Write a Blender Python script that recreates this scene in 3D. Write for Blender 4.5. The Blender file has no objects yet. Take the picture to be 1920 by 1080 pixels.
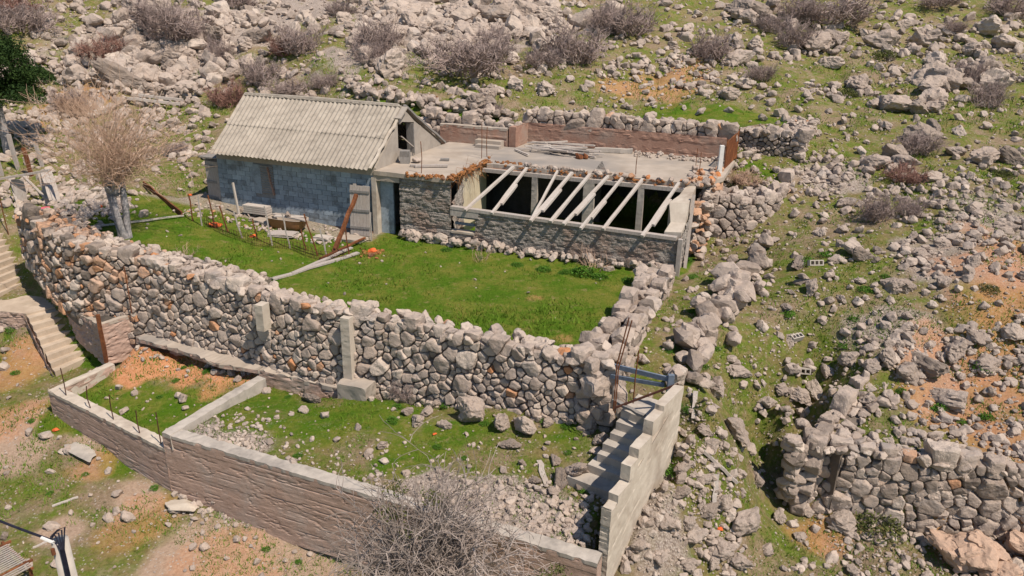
import bpy, math, random
import numpy as np
from mathutils import Vector, Matrix
D = bpy.data; SC = bpy.context.scene; COL = SC.collection

# ------------------------------------------------------------------ camera, sky, sun, exposure
F = 1450.0; PITCH = math.radians(21.0); ROLL = math.radians(1.3); HC = 8.1
cd = D.cameras.new('camera'); cam = D.objects.new('camera', cd); COL.objects.link(cam); SC.camera = cam
cd.sensor_width = 36; cd.lens = 36 * F / 1920; cd.clip_end = 2000; cd.clip_start = .1
cam.location = (0, 0, HC)
cam.matrix_world = (Matrix.Translation((0, 0, HC)) @ Matrix.Rotation(math.pi / 2 - PITCH, 4, 'X')
                    @ Matrix.Rotation(ROLL, 4, 'Z'))
SUN_EL = math.radians(57); SUN_AZ = math.radians(133)      # azimuth clockwise from +Y
w = D.worlds.new('World'); SC.world = w; w.use_nodes = True
nt = w.node_tree; sky = nt.nodes.new('ShaderNodeTexSky'); sky.sky_type = 'NISHITA'; sky.sun_disc = False
sky.sun_elevation = SUN_EL; sky.sun_rotation = SUN_AZ; sky.air_density = 1.0; sky.dust_density = .3; sky.ozone_density = 3.0; sky.air_density = 1.15
nt.links.new(sky.outputs[0], nt.nodes['Background'].inputs[0]); nt.nodes['Background'].inputs[1].default_value = .095
sl = D.lights.new('sun', 'SUN'); so = D.objects.new('sun', sl); COL.objects.link(so)
sl.energy = 4.9; sl.angle = math.radians(.6); sl.color = (1, .89, .77)
sd = Vector((math.sin(SUN_AZ) * math.cos(SUN_EL), math.cos(SUN_AZ) * math.cos(SUN_EL), math.sin(SUN_EL)))
so.rotation_euler = sd.to_track_quat('Z', 'Y').to_euler(); so.location = sd * 40
SC.view_settings.view_transform = 'Standard'; SC.view_settings.look = 'None'
SC.view_settings.exposure = 0.21; SC.view_settings.gamma = 1

# ------------------------------------------------------------------ survey helpers: sight lines to world points
cP, sP = math.cos(PITCH), math.sin(PITCH); cR, sR = math.cos(ROLL), math.sin(ROLL)
def rays(u, v):
    a = (np.asarray(u, float) - 960) / F; b = -(np.asarray(v, float) - 540) / F
    x = a * cR - b * sR; y = a * sR + b * cR
    return np.stack([x, cP + y * sP, -sP + y * cP], -1)
def at(u, v, z):
    d = rays(u, v); return np.array([0, 0, HC]) + d * ((z - HC) / d[2])
def proj(p):
    x, y, z = p; z = z - HC; f = y * cP - z * sP; a = x / f; b = (y * sP + z * cP) / f
    a, b = a * cR + b * sR, -a * sR + b * cR
    return 960 + F * a, 540 - F * b
TH = math.radians(19.7)
E1 = np.array([math.cos(TH), -math.sin(TH), 0]); E2 = np.array([math.sin(TH), math.cos(TH), 0]); EZ = np.array([0, 0, 1.])
A0 = at(705, 440, 0.0)
def L(s, t, z=0.): return A0 + E1 * s + E2 * t + EZ * z
def loc(p):
    d = np.asarray(p) - A0; return d @ E1, d @ E2
def onT(u, v, t):
    d = rays(u, v); o = np.array([0, 0, HC]); return o + d * (((A0 + E2 * t - o) @ E2) / (d @ E2))
def onS(u, v, s):
    d = rays(u, v); o = np.array([0, 0, HC]); return o + d * (((A0 + E1 * s - o) @ E1) / (d @ E1))
def vtop(u, v, base):                                       # height of a pixel on the vertical above a world point
    lo, hi = base[2], base[2] + 12
    for _ in range(40):
        m = (lo + hi) / 2
        if proj((base[0], base[1], m))[1] > v: lo = m
        else: hi = m
    return m

# ------------------------------------------------------------------ numeric noise
def hash3(ix, iy, iz, seed=0):
    h = (ix * 374761393 + iy * 668265263 + iz * 2147483647 + seed * 974634821).astype(np.int64) & 0xffffffff
    h = ((h ^ (h >> 13)) * 1274126177) & 0xffffffff
    return ((h ^ (h >> 16)) & 0xffff) / 65535.0
def vnoise(p, seed=0):
    p = np.asarray(p, float); i = np.floor(p).astype(np.int64); f = p - i; f = f * f * (3 - 2 * f); r = 0
    for a in (0, 1):
        for b in (0, 1):
            for c in (0, 1):
                wt = (f[:, 0] if a else 1 - f[:, 0]) * (f[:, 1] if b else 1 - f[:, 1]) * (f[:, 2] if c else 1 - f[:, 2])
                r = r + wt * hash3(i[:, 0] + a, i[:, 1] + b, i[:, 2] + c, seed)
    return r
def fbm(p, oct=4, seed=0):
    r = 0; a = .5; t = 0
    for k in range(oct):
        r = r + a * vnoise(np.asarray(p) * 2 ** k, seed + k); t += a; a *= .5
    return r / t
RNG = np.random.default_rng(7)

# ------------------------------------------------------------------ materials
def mat(name, rough=.9):
    m = D.materials.new(name); m.use_nodes = True; b = m.node_tree.nodes['Principled BSDF']
    b.inputs['Roughness'].default_value = rough; b.inputs['Specular IOR Level'].default_value = .08
    return m, m.node_tree, b
class G:                                                    # tiny node-graph helper
    def __init__(s, m): s.t = m.node_tree; s.n = s.t.nodes; s.l = s.t.links; s.b = s.n['Principled BSDF']; s._c = None
    def co(s):
        if not s._c: s._c = s.n.new('ShaderNodeTexCoord').outputs['Object']
        return s._c
    def scaled(s, sc):
        m = s.n.new('ShaderNodeMapping'); m.inputs['Scale'].default_value = sc; s.l.new(s.co(), m.inputs[0]); return m.outputs[0]
    def noise(s, scale, detail=5, rough=.6, vec=None, dist=0):
        n = s.n.new('ShaderNodeTexNoise'); n.inputs['Scale'].default_value = scale; n.inputs['Detail'].default_value = detail
        n.inputs['Roughness'].default_value = rough; n.inputs['Distortion'].default_value = dist
        s.l.new(vec or s.co(), n.inputs['Vector']); return n.outputs['Fac']
    def voro(s, scale, feature='F1', vec=None, out='Distance'):
        n = s.n.new('ShaderNodeTexVoronoi'); n.feature = feature; n.inputs['Scale'].default_value = scale
        s.l.new(vec or s.co(), n.inputs['Vector']); return n.outputs[out]
    def ramp(s, fac, stops, interp='LINEAR'):
        n = s.n.new('ShaderNodeValToRGB'); e = n.color_ramp.elements; n.color_ramp.interpolation = interp
        while len(e) < len(stops): e.new(.5)
        for k, (p, c) in enumerate(stops):
            e[k].position = p; e[k].color = tuple(c) + (1,) if hasattr(c, '__len__') else (c, c, c, 1)
        s.l.new(fac, n.inputs[0]); return n.outputs[0]
    def mix(s, fac, a, b, mode='MIX'):
        n = s.n.new('ShaderNodeMix'); n.data_type = 'RGBA'; n.blend_type = mode
        for k, x in ((0, fac), (6, a), (7, b)):
            if hasattr(x, 'links') or hasattr(x, 'is_linked'): s.l.new(x, n.inputs[k])
            elif hasattr(x, '__len__'): n.inputs[k].default_value = tuple(x) + (1,)
            else: n.inputs[k].default_value = x
        return n.outputs[2]
    def math(s, op, a, b=0.):
        n = s.n.new('ShaderNodeMath'); n.operation = op
        for k, x in ((0, a), (1, b)):
            if hasattr(x, 'is_linked'): s.l.new(x, n.inputs[k])
            else: n.inputs[k].default_value = x
        return n.outputs[0]
    def attr(s, name):
        n = s.n.new('ShaderNodeAttribute'); n.attribute_name = name; return n.outputs['Fac']
    def rnd(s): return s.n.new('ShaderNodeObjectInfo').outputs['Random']
    def bump(s, h, strength=.5, dist=.02):
        n = s.n.new('ShaderNodeBump'); n.inputs['Strength'].default_value = strength; n.inputs['Distance'].default_value = dist
        if s.b.inputs['Normal'].is_linked: s.l.new(s.b.inputs['Normal'].links[0].from_socket, n.inputs['Normal'])
        s.l.new(h, n.inputs['Height']); s.l.new(n.outputs[0], s.b.inputs['Normal'])
    def color(s, c): s.l.new(c, s.b.inputs['Base Color'])

def simple(name, c1, c2, scale=6, bump=.4, rough=.9, c3=None, detail=6, dist=.01, vec=None, tint=0):
    m, t, b = mat(name, rough); g = G(m); v = g.scaled(vec) if vec else None
    n = g.noise(scale, detail, .65, v); c = g.ramp(n, [(.3, c1), (.7, c2)])
    if c3 is not None: c = g.mix(g.ramp(g.noise(scale * .23, 4, .7), [(.5, 0.), (.66, 1.)]), c, c3)
    if tint: c = g.mix(1., c, g.ramp(g.attr('tint'), [(0, 1 - tint), (1, 1.)]), 'MULTIPLY')
    g.color(c); g.bump(g.noise(scale * 5, 4, .7, v), bump, dist); return m

def stone_mat():
    m, t, b = mat('limestone'); g = G(m); k = g.attr('tint')
    c = g.ramp(k, [(0, (.15, .125, .105)), (.25, (.285, .232, .193)), (.5, (.39, .32, .27)), (.75, (.445, .37, .312)), (.9, (.50, .425, .36)), (.95, (.46, .25, .14)), (1, (.50, .19, .065))])
    n = g.noise(3.2, 7, .7)
    c = g.mix(1., c, g.ramp(n, [(.25, (.68, .68, .70)), (.5, (1., .985, .97)), (.75, (1.12, 1.08, 1.04))]), 'MULTIPLY')
    c = g.mix(g.ramp(g.noise(1.1, 4, .7), [(.56, 0.), (.72, .5)]), c, (.30, .28, .27))
    c = g.mix(g.ramp(g.noise(6, 6, .78, None, .5), [(.55, 0.), (.68, .65)]), c, (.17, .155, .145)); c = g.mix(g.ramp(g.noise(2.1, 5, .7, None, .3), [(.60, 0.), (.72, .35)]), c, (.36, .27, .17))
    g.color(c); g.bump(g.noise(5, 8, .72, None, .6), .7, .09); g.bump(g.noise(26, 5, .7), .5, .02); return m
M = {}
M['stone'] = stone_mat()
M['concrete'] = simple('pale_concrete', (.33, .295, .255), (.46, .41, .355), 4, .4, c3=(.25, .225, .20))
M['slab'] = simple('weathered_concrete_slab', (.30, .25, .20), (.44, .375, .31), .9, .35, c3=(.25, .225, .20))
M['sand'] = simple('sandy_worn_concrete', (.36, .285, .215), (.50, .41, .32), 2.2, .4, c3=(.30, .24, .175))
M['white_render'] = simple('whitewashed_render', (.40, .34, .275), (.53, .465, .385), 3, .5, c3=(.33, .27, .215))
M['board_concrete'] = simple('brown_board_marked_concrete', (.33, .225, .175), (.46, .325, .26), 5, .7, c3=(.40, .31, .26), dist=.015, vec=(1, 1, 3))
M['red_concrete'] = simple('reddish_concrete', (.26, .15, .11), (.38, .235, .175), 4, .8, c3=(.31, .225, .18), dist=.02)
def dark_render():
    m, t, b = mat('rough_grey_render'); g = G(m)
    c = g.ramp(g.noise(6, 7, .7), [(.3, (.11, .10, .09)), (.52, (.27, .24, .21)), (.75, (.42, .37, .32))])
    c = g.mix(g.ramp(g.noise(.9, 4, .6), [(.5, 0.), (.6, .75)]), c, g.ramp(g.noise(8, 5, .7), [(.3, (.16, .11, .085)), (.7, (.37, .265, .21))]))
    g.color(c); g.bump(g.noise(11, 8, .8), 1., .05); g.bump(g.voro(22), .6, .03); return m
M['dark_render'] = dark_render()
M['block'] = simple('grey_block_sky_shade_tint', (.28, .335, .385), (.39, .45, .50), 9, .5, c3=(.21, .235, .255), tint=.5)  # neutral grey blocks; the blue of sky-lit shade is painted into the base colour
M['mortar'] = simple('grey_mortar', (.17, .17, .17), (.25, .245, .24), 9, .5)
M['gable'] = simple('grey_cement_plaster', (.29, .25, .21), (.38, .335, .285), 3, .35, c3=(.26, .235, .21))
def roofm():
    m, t, b = mat('fibre_cement_sheet'); g = G(m)
    c = g.ramp(g.noise(2.5, 6, .7), [(.3, (.31, .268, .22)), (.7, (.425, .375, .31))])
    c = g.mix(g.ramp(g.noise(1.2, 6, .75, g.scaled((.8, 4, 1))), [(.50, 0.), (.68, .75)]), c, (.20, .175, .145))
    c = g.mix(1., c, g.ramp(g.attr('tint'), [(0, .74), (1, 1.)]), 'MULTIPLY')
    g.color(c); g.bump(g.noise(30, 4, .7), .3, .01); return m
M['roof'] = roofm()
def wood(name, c1, c2, c3):
    m, t, b = mat(name); g = G(m)
    n = g.noise(3, 6, .7, g.scaled((9, 9, 2)))
    g.color(g.mix(g.ramp(g.noise(1.7, 3), [(.45, 0.), (.65, .6)]), g.ramp(n, [(.3, c1), (.7, c2)]), c3)); g.bump(n, .5, .01); return m
M['wood'] = wood('weathered_grey_wood', (.27, .235, .21), (.47, .42, .375), (.36, .30, .25))
M['pale_wood'] = wood('sun_bleached_wood', (.36, .315, .275), (.54, .485, .43), (.42, .35, .30))
M['dark_wood'] = wood('old_grey_door_wood', (.16, .15, .14), (.29, .27, .25), (.22, .20, .18))
M['rust'] = simple('rusted_steel', (.085, .033, .018), (.19, .075, .035), 14, .4, c3=(.26, .10, .04))
M['rust_orange'] = simple('orange_rusted_debris', (.20, .085, .035), (.39, .175, .065), 10, .8, c3=(.17, .09, .06), dist=.03)
M['rust_dark'] = simple('dark_rusted_bar', (.045, .022, .018), (.11, .05, .034), 14, .4)
M['cream'] = simple('cream_lime_plaster', (.52, .44, .31), (.62, .54, .40), 2, .3, c3=(.44, .36, .25))
M['blue_paint'] = simple('faded_blue_paint', (.10, .125, .165), (.19, .22, .265), 8, .3)
M['bark'] = simple('pale_grey_bark', (.20, .185, .18), (.44, .405, .39), 7, .8, c3=(.13, .12, .12), dist=.03, vec=(1, 1, 2.5))
M['twig_tan'] = simple('tan_twigs', (.36, .235, .165), (.52, .365, .265), 3, 0)
M['twig_grey'] = simple('grey_brown_twigs', (.23, .175, .155), (.37, .29, .26), 1.3, 0)
M['twig_red'] = simple('reddish_twigs', (.20, .11, .085), (.30, .17, .135), 1.3, 0)
M['twig_pale'] = simple('dead_grey_branches', (.17, .135, .115), (.40, .335, .295), 2, 0)
M['interior'] = simple('dark_interior_plaster', (.05, .045, .04), (.10, .09, .08), 3, .4)  # very dark base colour for the back room walls
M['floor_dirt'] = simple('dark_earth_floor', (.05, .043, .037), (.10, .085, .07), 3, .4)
M['orange'] = simple('orange_plastic', (.55, .10, .03), (.70, .16, .05), 8, .1, .5)
M['pink'] = simple('pink_cloth', (.55, .10, .14), (.68, .16, .20), 8, .1)
M['white'] = simple('white_painted_surface', (.60, .58, .54), (.72, .70, .66), 6, .1, .6)
M['black'] = simple('black_cable_rubber', (.012, .012, .02), (.03, .03, .045), 10, .1, .55)
M['tub'] = simple('brown_enamel', (.25, .12, .05), (.36, .19, .085), 5, .2, .5)
def leafm(name, c1, c2):
    m, t, b = mat(name, .75); g = G(m)
    c = g.ramp(g.attr('tint'), [(0, c1), (1, c2)]); g.color(g.mix(.35, c, g.ramp(g.noise(2.2, 3), [(.3, c1), (.7, c2)])))
    b.inputs['Subsurface Weight'].default_value = 0; return m
M['grass'] = leafm('grass_blades', (.05, .115, .009), (.14, .22, .024))
M['weed'] = leafm('weed_leaves', (.04, .10, .012), (.095, .20, .025))
M['cypress'] = leafm('dark_evergreen_foliage', (.012, .028, .010), (.05, .085, .02))
M['olive'] = leafm('olive_green_scrub', (.05, .062, .02), (.12, .125, .04))

# ------------------------------------------------------------------ mesh builder
def ico(n):
    p = (1 + 5 ** .5) / 2
    v = [(-1, p, 0), (1, p, 0), (-1, -p, 0), (1, -p, 0), (0, -1, p), (0, 1, p), (0, -1, -p), (0, 1, -p), (p, 0, -1), (p, 0, 1), (-p, 0, -1), (-p, 0, 1)]
    f = [(0, 11, 5), (0, 5, 1), (0, 1, 7), (0, 7, 10), (0, 10, 11), (1, 5, 9), (5, 11, 4), (11, 10, 2), (10, 7, 6), (7, 1, 8),
         (3, 9, 4), (3, 4, 2), (3, 2, 6), (3, 6, 8), (3, 8, 9), (4, 9, 5), (2, 4, 11), (6, 2, 10), (8, 6, 7), (9, 8, 1)]
    v = [np.array(a) / np.linalg.norm(a) for a in v]
    for _ in range(n):
        c = {}; nf = []
        def mid(a, b):
            k = (min(a, b), max(a, b))
            if k not in c:
                q = v[a] + v[b]; v.append(q / np.linalg.norm(q)); c[k] = len(v) - 1
            return c[k]
        for a, b, d in f:
            x, y, z = mid(a, b), mid(b, d), mid(d, a); nf += [(a, x, z), (b, y, x), (d, z, y), (x, y, z)]
        f = nf
    return np.array(v), np.array(f)
ICO = {n: ico(n) for n in (1, 2, 3)}
class MB:
    def __init__(s): s.v = []; s.f = []; s.t = []; s.mi = []; s.n = 0
    def add(s, v, f, tint=.5, mi=0):
        v = np.asarray(v, float); s.v.append(v)
        s.t.append(np.broadcast_to(np.asarray(tint, float), (len(v),)))
        if isinstance(f, np.ndarray): s.f.append(f + s.n); s.mi.append(np.full(len(f), mi))
        else:
            for q in f: s.f.append(np.array([q]) + s.n); s.mi.append(np.full(1, mi))
        s.n += len(v); return s
    def box(s, o, a, b, c, tint=.5, mi=0):                  # corner o, edge vectors a, b, c
        o, a, b, c = [np.asarray(x, float) for x in (o, a, b, c)]
        v = [o, o + a, o + a + b, o + b, o + c, o + a + c, o + a + b + c, o + b + c]
        return s.add(v, np.array([(0, 3, 2, 1), (4, 5, 6, 7), (0, 1, 5, 4), (1, 2, 6, 5), (2, 3, 7, 6), (3, 0, 4, 7)]), tint, mi)
    def bx(s, s0, s1, t0, t1, z0, z1, tint=.5, mi=0):       # box in the farmhouse frame
        return s.box(L(s0, t0, z0), E1 * (s1 - s0), E2 * (t1 - t0), EZ * (z1 - z0), tint, mi)
    def bar(s, p, q, wd, ht, tint=.5, jitter=0, rng=RNG, n=1):
        p = np.asarray(p, float); q = np.asarray(q, float); d = q - p; ln = np.linalg.norm(d); d = d / ln
        x = np.cross(d, EZ); x = np.array([1., 0, 0]) if np.linalg.norm(x) < 1e-3 else x / np.linalg.norm(x); y = np.cross(x, d)
        vs = []; m = n + 1
        for k in range(m):
            c = p + d * ln * k / n + (rng.normal(0, jitter, 3) if 0 < k < n else 0)
            a = wd / 2 * (1 + (rng.normal(0, .06) if jitter else 0)); b = ht / 2 * (1 + (rng.normal(0, .06) if jitter else 0))
            vs += [c - x * a - y * b, c + x * a - y * b, c + x * a + y * b, c - x * a + y * b]
        f = [(3, 2, 1, 0), (4 * n, 4 * n + 1, 4 * n + 2, 4 * n + 3)]
        for k in range(n):
            for j in range(4): f.append((4 * k + j, 4 * k + (j + 1) % 4, 4 * k + 4 + (j + 1) % 4, 4 * k + 4 + j))
        return s.add(vs, np.array(f), tint)
    def tube(s, pts, r, sides=7, tint=.5):
        pts = [np.asarray(p, float) for p in pts]; n = len(pts); r = np.broadcast_to(r, (n,)); vs = []
        for k, p in enumerate(pts):
            d = pts[min(k + 1, n - 1)] - pts[max(k - 1, 0)]; d = d / np.linalg.norm(d)
            x = np.cross(d, EZ if abs(d[2]) < .95 else np.array([1., 0, 0])); x /= np.linalg.norm(x); y = np.cross(x, d)
            for j in range(sides):
                a = 2 * math.pi * j / sides; vs.append(p + (x * math.cos(a) + y * math.sin(a)) * r[k])
        f = np.array([(k * sides + j, k * sides + (j + 1) % sides, (k + 1) * sides + (j + 1) % sides, (k + 1) * sides + j)
                      for k in range(n - 1) for j in range(sides)])
        s.add(vs, f, tint); o = s.n - n * sides
        for k0 in (0, (n - 1) * sides): s.f.append(np.array([[o + k0 + j for j in range(sides)]])); s.mi.append(np.zeros(1, int))
        return s
    def segs(s, P, Q, r0, r1, tint=.5):                     # many thin three-sided twigs at once
        P = np.asarray(P); Q = np.asarray(Q); d = Q - P; d /= np.maximum(np.linalg.norm(d, axis=1, keepdims=True), 1e-9)
        x = np.cross(d, np.array([.3, .2, .93])); x /= np.maximum(np.linalg.norm(x, axis=1, keepdims=True), 1e-9); y = np.cross(x, d)
        r0 = np.asarray(r0)[:, None]; r1 = np.asarray(r1)[:, None]; vs = []
        for C, r in ((P, r0), (Q, r1)):
            for a in (0, 2.094, 4.189): vs.append(C + (x * math.cos(a) + y * math.sin(a)) * r)
        n = len(P); v = np.stack(vs, 1).reshape(-1, 3); b = (np.arange(n) * 6)[:, None]
        f = np.concatenate([b + np.array([[0, 1, 4, 3]]), b + np.array([[1, 2, 5, 4]]), b + np.array([[2, 0, 3, 5]])])
        return s.add(v, f, np.repeat(np.broadcast_to(tint, (n,)), 6))
    def grid(s, P, tint=.5, mi=0):                          # P: (n, m, 3)
        n, m = P.shape[:2]; i = np.arange(n * m).reshape(n, m)
        f = np.stack([i[:-1, :-1], i[1:, :-1], i[1:, 1:], i[:-1, 1:]], -1).reshape(-1, 4)
        return s.add(P.reshape(-1, 3), f, np.asarray(tint).reshape(-1) if np.ndim(tint) else tint, mi)
    def mesh(s, name, mats, origin=(0, 0, 0), smooth=False, attrs=None):
        me = D.meshes.new(name); v = np.concatenate(s.v) - np.asarray(origin)
        me.vertices.add(len(v)); me.vertices.foreach_set('co', v.astype(np.float32).ravel())
        lens = np.concatenate([np.full(len(f), f.shape[1]) for f in s.f]); idx = np.concatenate([f.ravel() for f in s.f])
        me.loops.add(len(idx)); me.loops.foreach_set('vertex_index', idx.astype(np.int32))
        st = np.concatenate([[0], np.cumsum(lens)[:-1]]); me.polygons.add(len(lens)); me.polygons.foreach_set('loop_start', st.astype(np.int32))
        me.update(calc_edges=True)
        a = me.attributes.new('tint', 'FLOAT', 'POINT'); a.data.foreach_set('value', np.concatenate(s.t).astype(np.float32))
        for k, val in (attrs or {}).items():
            a = me.attributes.new(k, 'FLOAT', 'POINT'); a.data.foreach_set('value', val.astype(np.float32))
        for m in (mats if isinstance(mats, (list, tuple)) else [mats]): me.materials.append(m)
        me.polygons.foreach_set('material_index', np.concatenate(s.mi).astype(np.int32))
        me.polygons.foreach_set('use_smooth', np.full(len(lens), smooth)); me.update()
        return me
    def build(s, name, mats, parent=None, smooth=False, label=None, cat=None, group=None, kind=None, attrs=None):
        if parent is not None: org = np.array(parent['_w'])
        else:
            v = np.concatenate(s.v); c = (v.min(0) + v.max(0)) / 2; org = np.array([c[0], c[1], v[:, 2].min()])
            if kind in ('structure', 'stuff'): org = np.zeros(3)
        o = D.objects.new(name, s.mesh(name, mats, org, smooth, attrs)); COL.objects.link(o)
        if parent is not None: o.parent = parent; o['_w'] = parent['_w']
        else: o.location = org; o['_w'] = list(map(float, org))
        tag(o, label, cat, group, kind); return o
def tag(o, label=None, cat=None, group=None, kind=None):
    for k, x in (('label', label), ('category', cat), ('group', group), ('kind', kind)):
        if x: o[k] = x
    return o
def thing(name, p, label, cat, group=None):
    o = D.objects.new(name, None); COL.objects.link(o); o.location = p; o['_w'] = [float(x) for x in p]; o.empty_display_size = .2
    return tag(o, label, cat, group)

# ------------------------------------------------------------------ terrain
def P3(lst): return np.array([at(*q) for q in lst])
NAT = P3([(20, 640, -2.6), (60, 760, -3.0), (20, 850, -3.5), (300, 950, -3.6), (200, 880, -3.45), (600, 1075, -3.98), (200, 1070, -4.0), (0, 1080, -4.1), (85, 785, -3.0), (420, 1010, -3.8),
    (800, 1080, -3.8), (1000, 1120, -3.6), (500, 1200, -4.3), (1120, 1140, -3.1), (1250, 1150, -3.3), (1160, 1070, -2.55),
    (150, 690, -3.15), (50, 600, -2.0), (120, 590, -1.9), (0, 560, -1.7), (60, 540, -1.75), (10, 440, -.3), (15, 400, .3), (-60, 440, -.4), (-80, 560, -2.2), (-100, 700, -3.2), (900, 830, -1.8), (1500, 790, -2.5), (1470, 850, -3.0), (1485, 905, -3.2), (1515, 938, -3.15), (1600, 962, -3.2), (1700, 985, -3.28), (1800, 1005, -3.3), (1925, 1012, -3.3), (2100, 1030, -3.3),
    (1230, 950, -2.35), (1290, 860, -1.6), (1345, 770, -1.0), (1300, 1040, -2.8), (1400, 1060, -3.1), (1240, 660, -.1), (1265, 560, .05), (1300, 500, .1), (1380, 440, .5), (1285, 480, .1),
    (1300, 690, -.35), (1430, 490, .25), (1350, 620, -.05), (1500, 560, .35), (1600, 480, .9), (1700, 380, 1.7), (1800, 300, 2.5), (1850, 450, 1.45), (1900, 580, .6), (1700, 600, .25), (1500, 650, -.3), (1480, 720, -.75),
    (1430, 870, -2.9), (1430, 960, -3.05), (1510, 950, -3.15), (1650, 1010, -3.3), (1850, 1070, -3.4), (1950, 1150, -3.6), (1560, 1090, -3.5), (2050, 700, -.3), (2000, 500, 1.2), (1900, 700, -.5), (2100, 900, -1.3),
    (1560, 720, -.8), (1650, 690, -.5),
    (1450, 345, 1.7), (1420, 300, 2.1), (1545, 330, 2.0), (1560, 260, 2.6), (1640, 230, 3.2),
    (1440, 235, 3.3), (1200, 200, 3.3), (1000, 195, 3.4), (860, 212, 3.2), (700, 215, 3.0), (600, 190, 3.0),
    (330, 300, .95), (250, 330, .8), (120, 330, .75), (60, 370, .55), (30, 300, 1.1), (200, 230, 1.9), (370, 240, 1.6), (-60, 300, 1.1), (100, 175, 2.5), (300, 180, 2.5), (430, 185, 2.7), (380, 330, .8)])
NAT = np.concatenate([NAT, np.array([L(6, 3, .1), L(2, 3, .1), L(-3, 3, .2), L(6, -3, -.2), L(0, -4, -.2)])])
for (u, v, zc), zf in (((90, 732, -2.25), -2.95), ((200, 783, -2.25), -3.2), ((303, 822, -2.0), -3.42), ((450, 868, -1.8), -3.75), ((640, 935, -1.8), -4.0), ((800, 970, -1.8), -4.0), ((960, 1010, -1.8), -3.75), ((1120, 1056, -1.8), -2.9)):
    q = at(u, v, zc); NAT = np.concatenate([NAT, [[q[0] - .05, q[1] - .12, zf], [q[0] + .5, q[1] + .9, zf + .15]]])
a_, b_ = at(1128, 955, -.9), at(1262, 728, .28)
for k, zf in ((0, -2.6), (.33, -1.9), (.66, -1.15), (1, -.35), (1.3, -.1)):
    q = a_ + (b_ - a_) * k; NAT = np.concatenate([NAT, [[q[0] + .45, q[1] - .2, zf]]])
bk = []
for x in (-42, -30, -20, -10, 0, 10, 20, 32, 45):
    for y, z in ((47, 6.1), (55, 7.8), (66, 10.2), (80, 13.0), (100, 16.5)): bk.append((x, y, z + .012 * x * (y > 50)))
    bk.append((x, 40.5, 4.6 + (.0 if x > -20 else -.5)))
bk += [(-45, 30, 1.8), (-45, 20, -2.8), (-45, 8, -4.2), (-20, 4, -4.8), (0, 4, -4.4), (20, 4, -4.), (40, 10, -2.2), (45, 20, .6), (45, 32, 3.4), (-28, 32, 1.6), (-28, 22, -2.2)]
NAT = np.concatenate([NAT, np.array(bk, float)])
TER = P3([(1135, 795, -1.15), (1000, 790, -1.5), (900, 780, -1.55), (700, 735, -1.62), (590, 738, -1.98), (480, 707, -2.08), (320, 815, -1.9), (640, 925, -1.93), (1090, 1030, -2.0), (900, 880, -1.75), (1080, 930, -1.8), (1090, 860, -1.6), (700, 830, -1.72), (500, 780, -1.8), (1130, 880, -1.55)])
CEL = P3([(205, 688, -2.4), (140, 740, -2.55), (290, 815, -2.6), (420, 740, -2.35), (470, 705, -2.0), (445, 665, -1.75), (255, 640, -1.75), (235, 660, -2.1), (340, 690, -2.2), (400, 640, -1.62), (330, 640, -1.7)])
def rbf(C):
    X = C[:, :2]; n = len(X); r = np.linalg.norm(X[:, None] - X[None], axis=-1)
    A = np.zeros((n + 3, n + 3)); A[:n, :n] = r - np.eye(n) * .05; A[:n, n] = 1; A[:n, n + 1:] = X; A[n:, :n] = A[:n, n:].T
    wv = np.linalg.solve(A, np.concatenate([C[:, 2], np.zeros(3)]))
    def f(p):
        out = np.empty(len(p))
        for i in range(0, len(p), 20000):
            q = p[i:i + 20000]; out[i:i + 20000] = np.linalg.norm(q[:, None] - X[None], axis=-1) @ wv[:n] + wv[n] + q @ wv[n + 1:]
        return out
    return f
natf, terf, celf = rbf(NAT), rbf(TER), rbf(CEL)
def xy(lst): return np.array([at(*q)[:2] for q in lst])
# crest (front edge) of the long dry stone wall: pixel, height
WALLPIX = [(22, 395, 1.15), (60, 432, 1.0), (105, 455, .9), (165, 472, .8), (250, 492, .62), (350, 520, .5), (430, 542, .42), (500, 562, .4), (570, 580, .4), (650, 594, .38), (720, 606, .33),
           (800, 624, .3), (900, 645, .3), (1000, 667, .3), (1085, 678, .3), (1136, 686, .32)]
WCR = np.array([at(*q) for q in WALLPIX])
def offset(path, d):                                        # shift a 2-D path to its left
    p = np.asarray(path)[:, :2]; t = np.gradient(p, axis=0); t /= np.linalg.norm(t, axis=1, keepdims=True)
    return p + np.stack([-t[:, 1], t[:, 0]], 1) * d
RWC = np.array([at(1158, 655, .35), at(1182, 612, .45), at(1215, 555, .5), at(1250, 505, .5)])   # centre of the wall on the right of the lawn
LAWN = np.concatenate([offset(WCR, .35), RWC[1:, :2], [L(10.9, .2)[:2], L(11.2, 6)[:2], L(3, 6.2)[:2], L(-.2, 5)[:2], L(-6.9, 5)[:2], L(-8.2, -.2)[:2], L(-10.2, -.6)[:2], L(-12.8, -1.8)[:2]]])
RETA, RETC, RETD = at(90, 732, -2.25), at(303, 811, -1.8), at(1120, 1056, -1.8); RETB = np.array([RETC[0] + .02, RETC[1] - .01, -2.25])
CELL = np.array([RETA[:2], RETB[:2], at(482, 706, -1.8)[:2], at(490, 690, -1.6)[:2], *offset(WCR[4:8], .0)[::-1], at(245, 600, -1.2)[:2], at(205, 680, -2.2)[:2]])
TERR = np.array([RETC[:2], RETD[:2], at(1172, 860, -1.2)[:2], at(1180, 720, -.35)[:2], *offset(WCR[7:], 0.)[::-1][:9], at(482, 706, -1.8)[:2]])
PLATP = [(1528, 770, -1.25), (1500, 832, -1.45), (1580, 850, -1.5), (1700, 868, -1.5), (1800, 885, -1.55), (1925, 900, -1.55), (2100, 925, -1.5)]
PLATB = [(1612, 690, -.75), (1560, 735, -1.05), (1524, 775, -1.3), (1500, 832, -1.5)]
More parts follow.
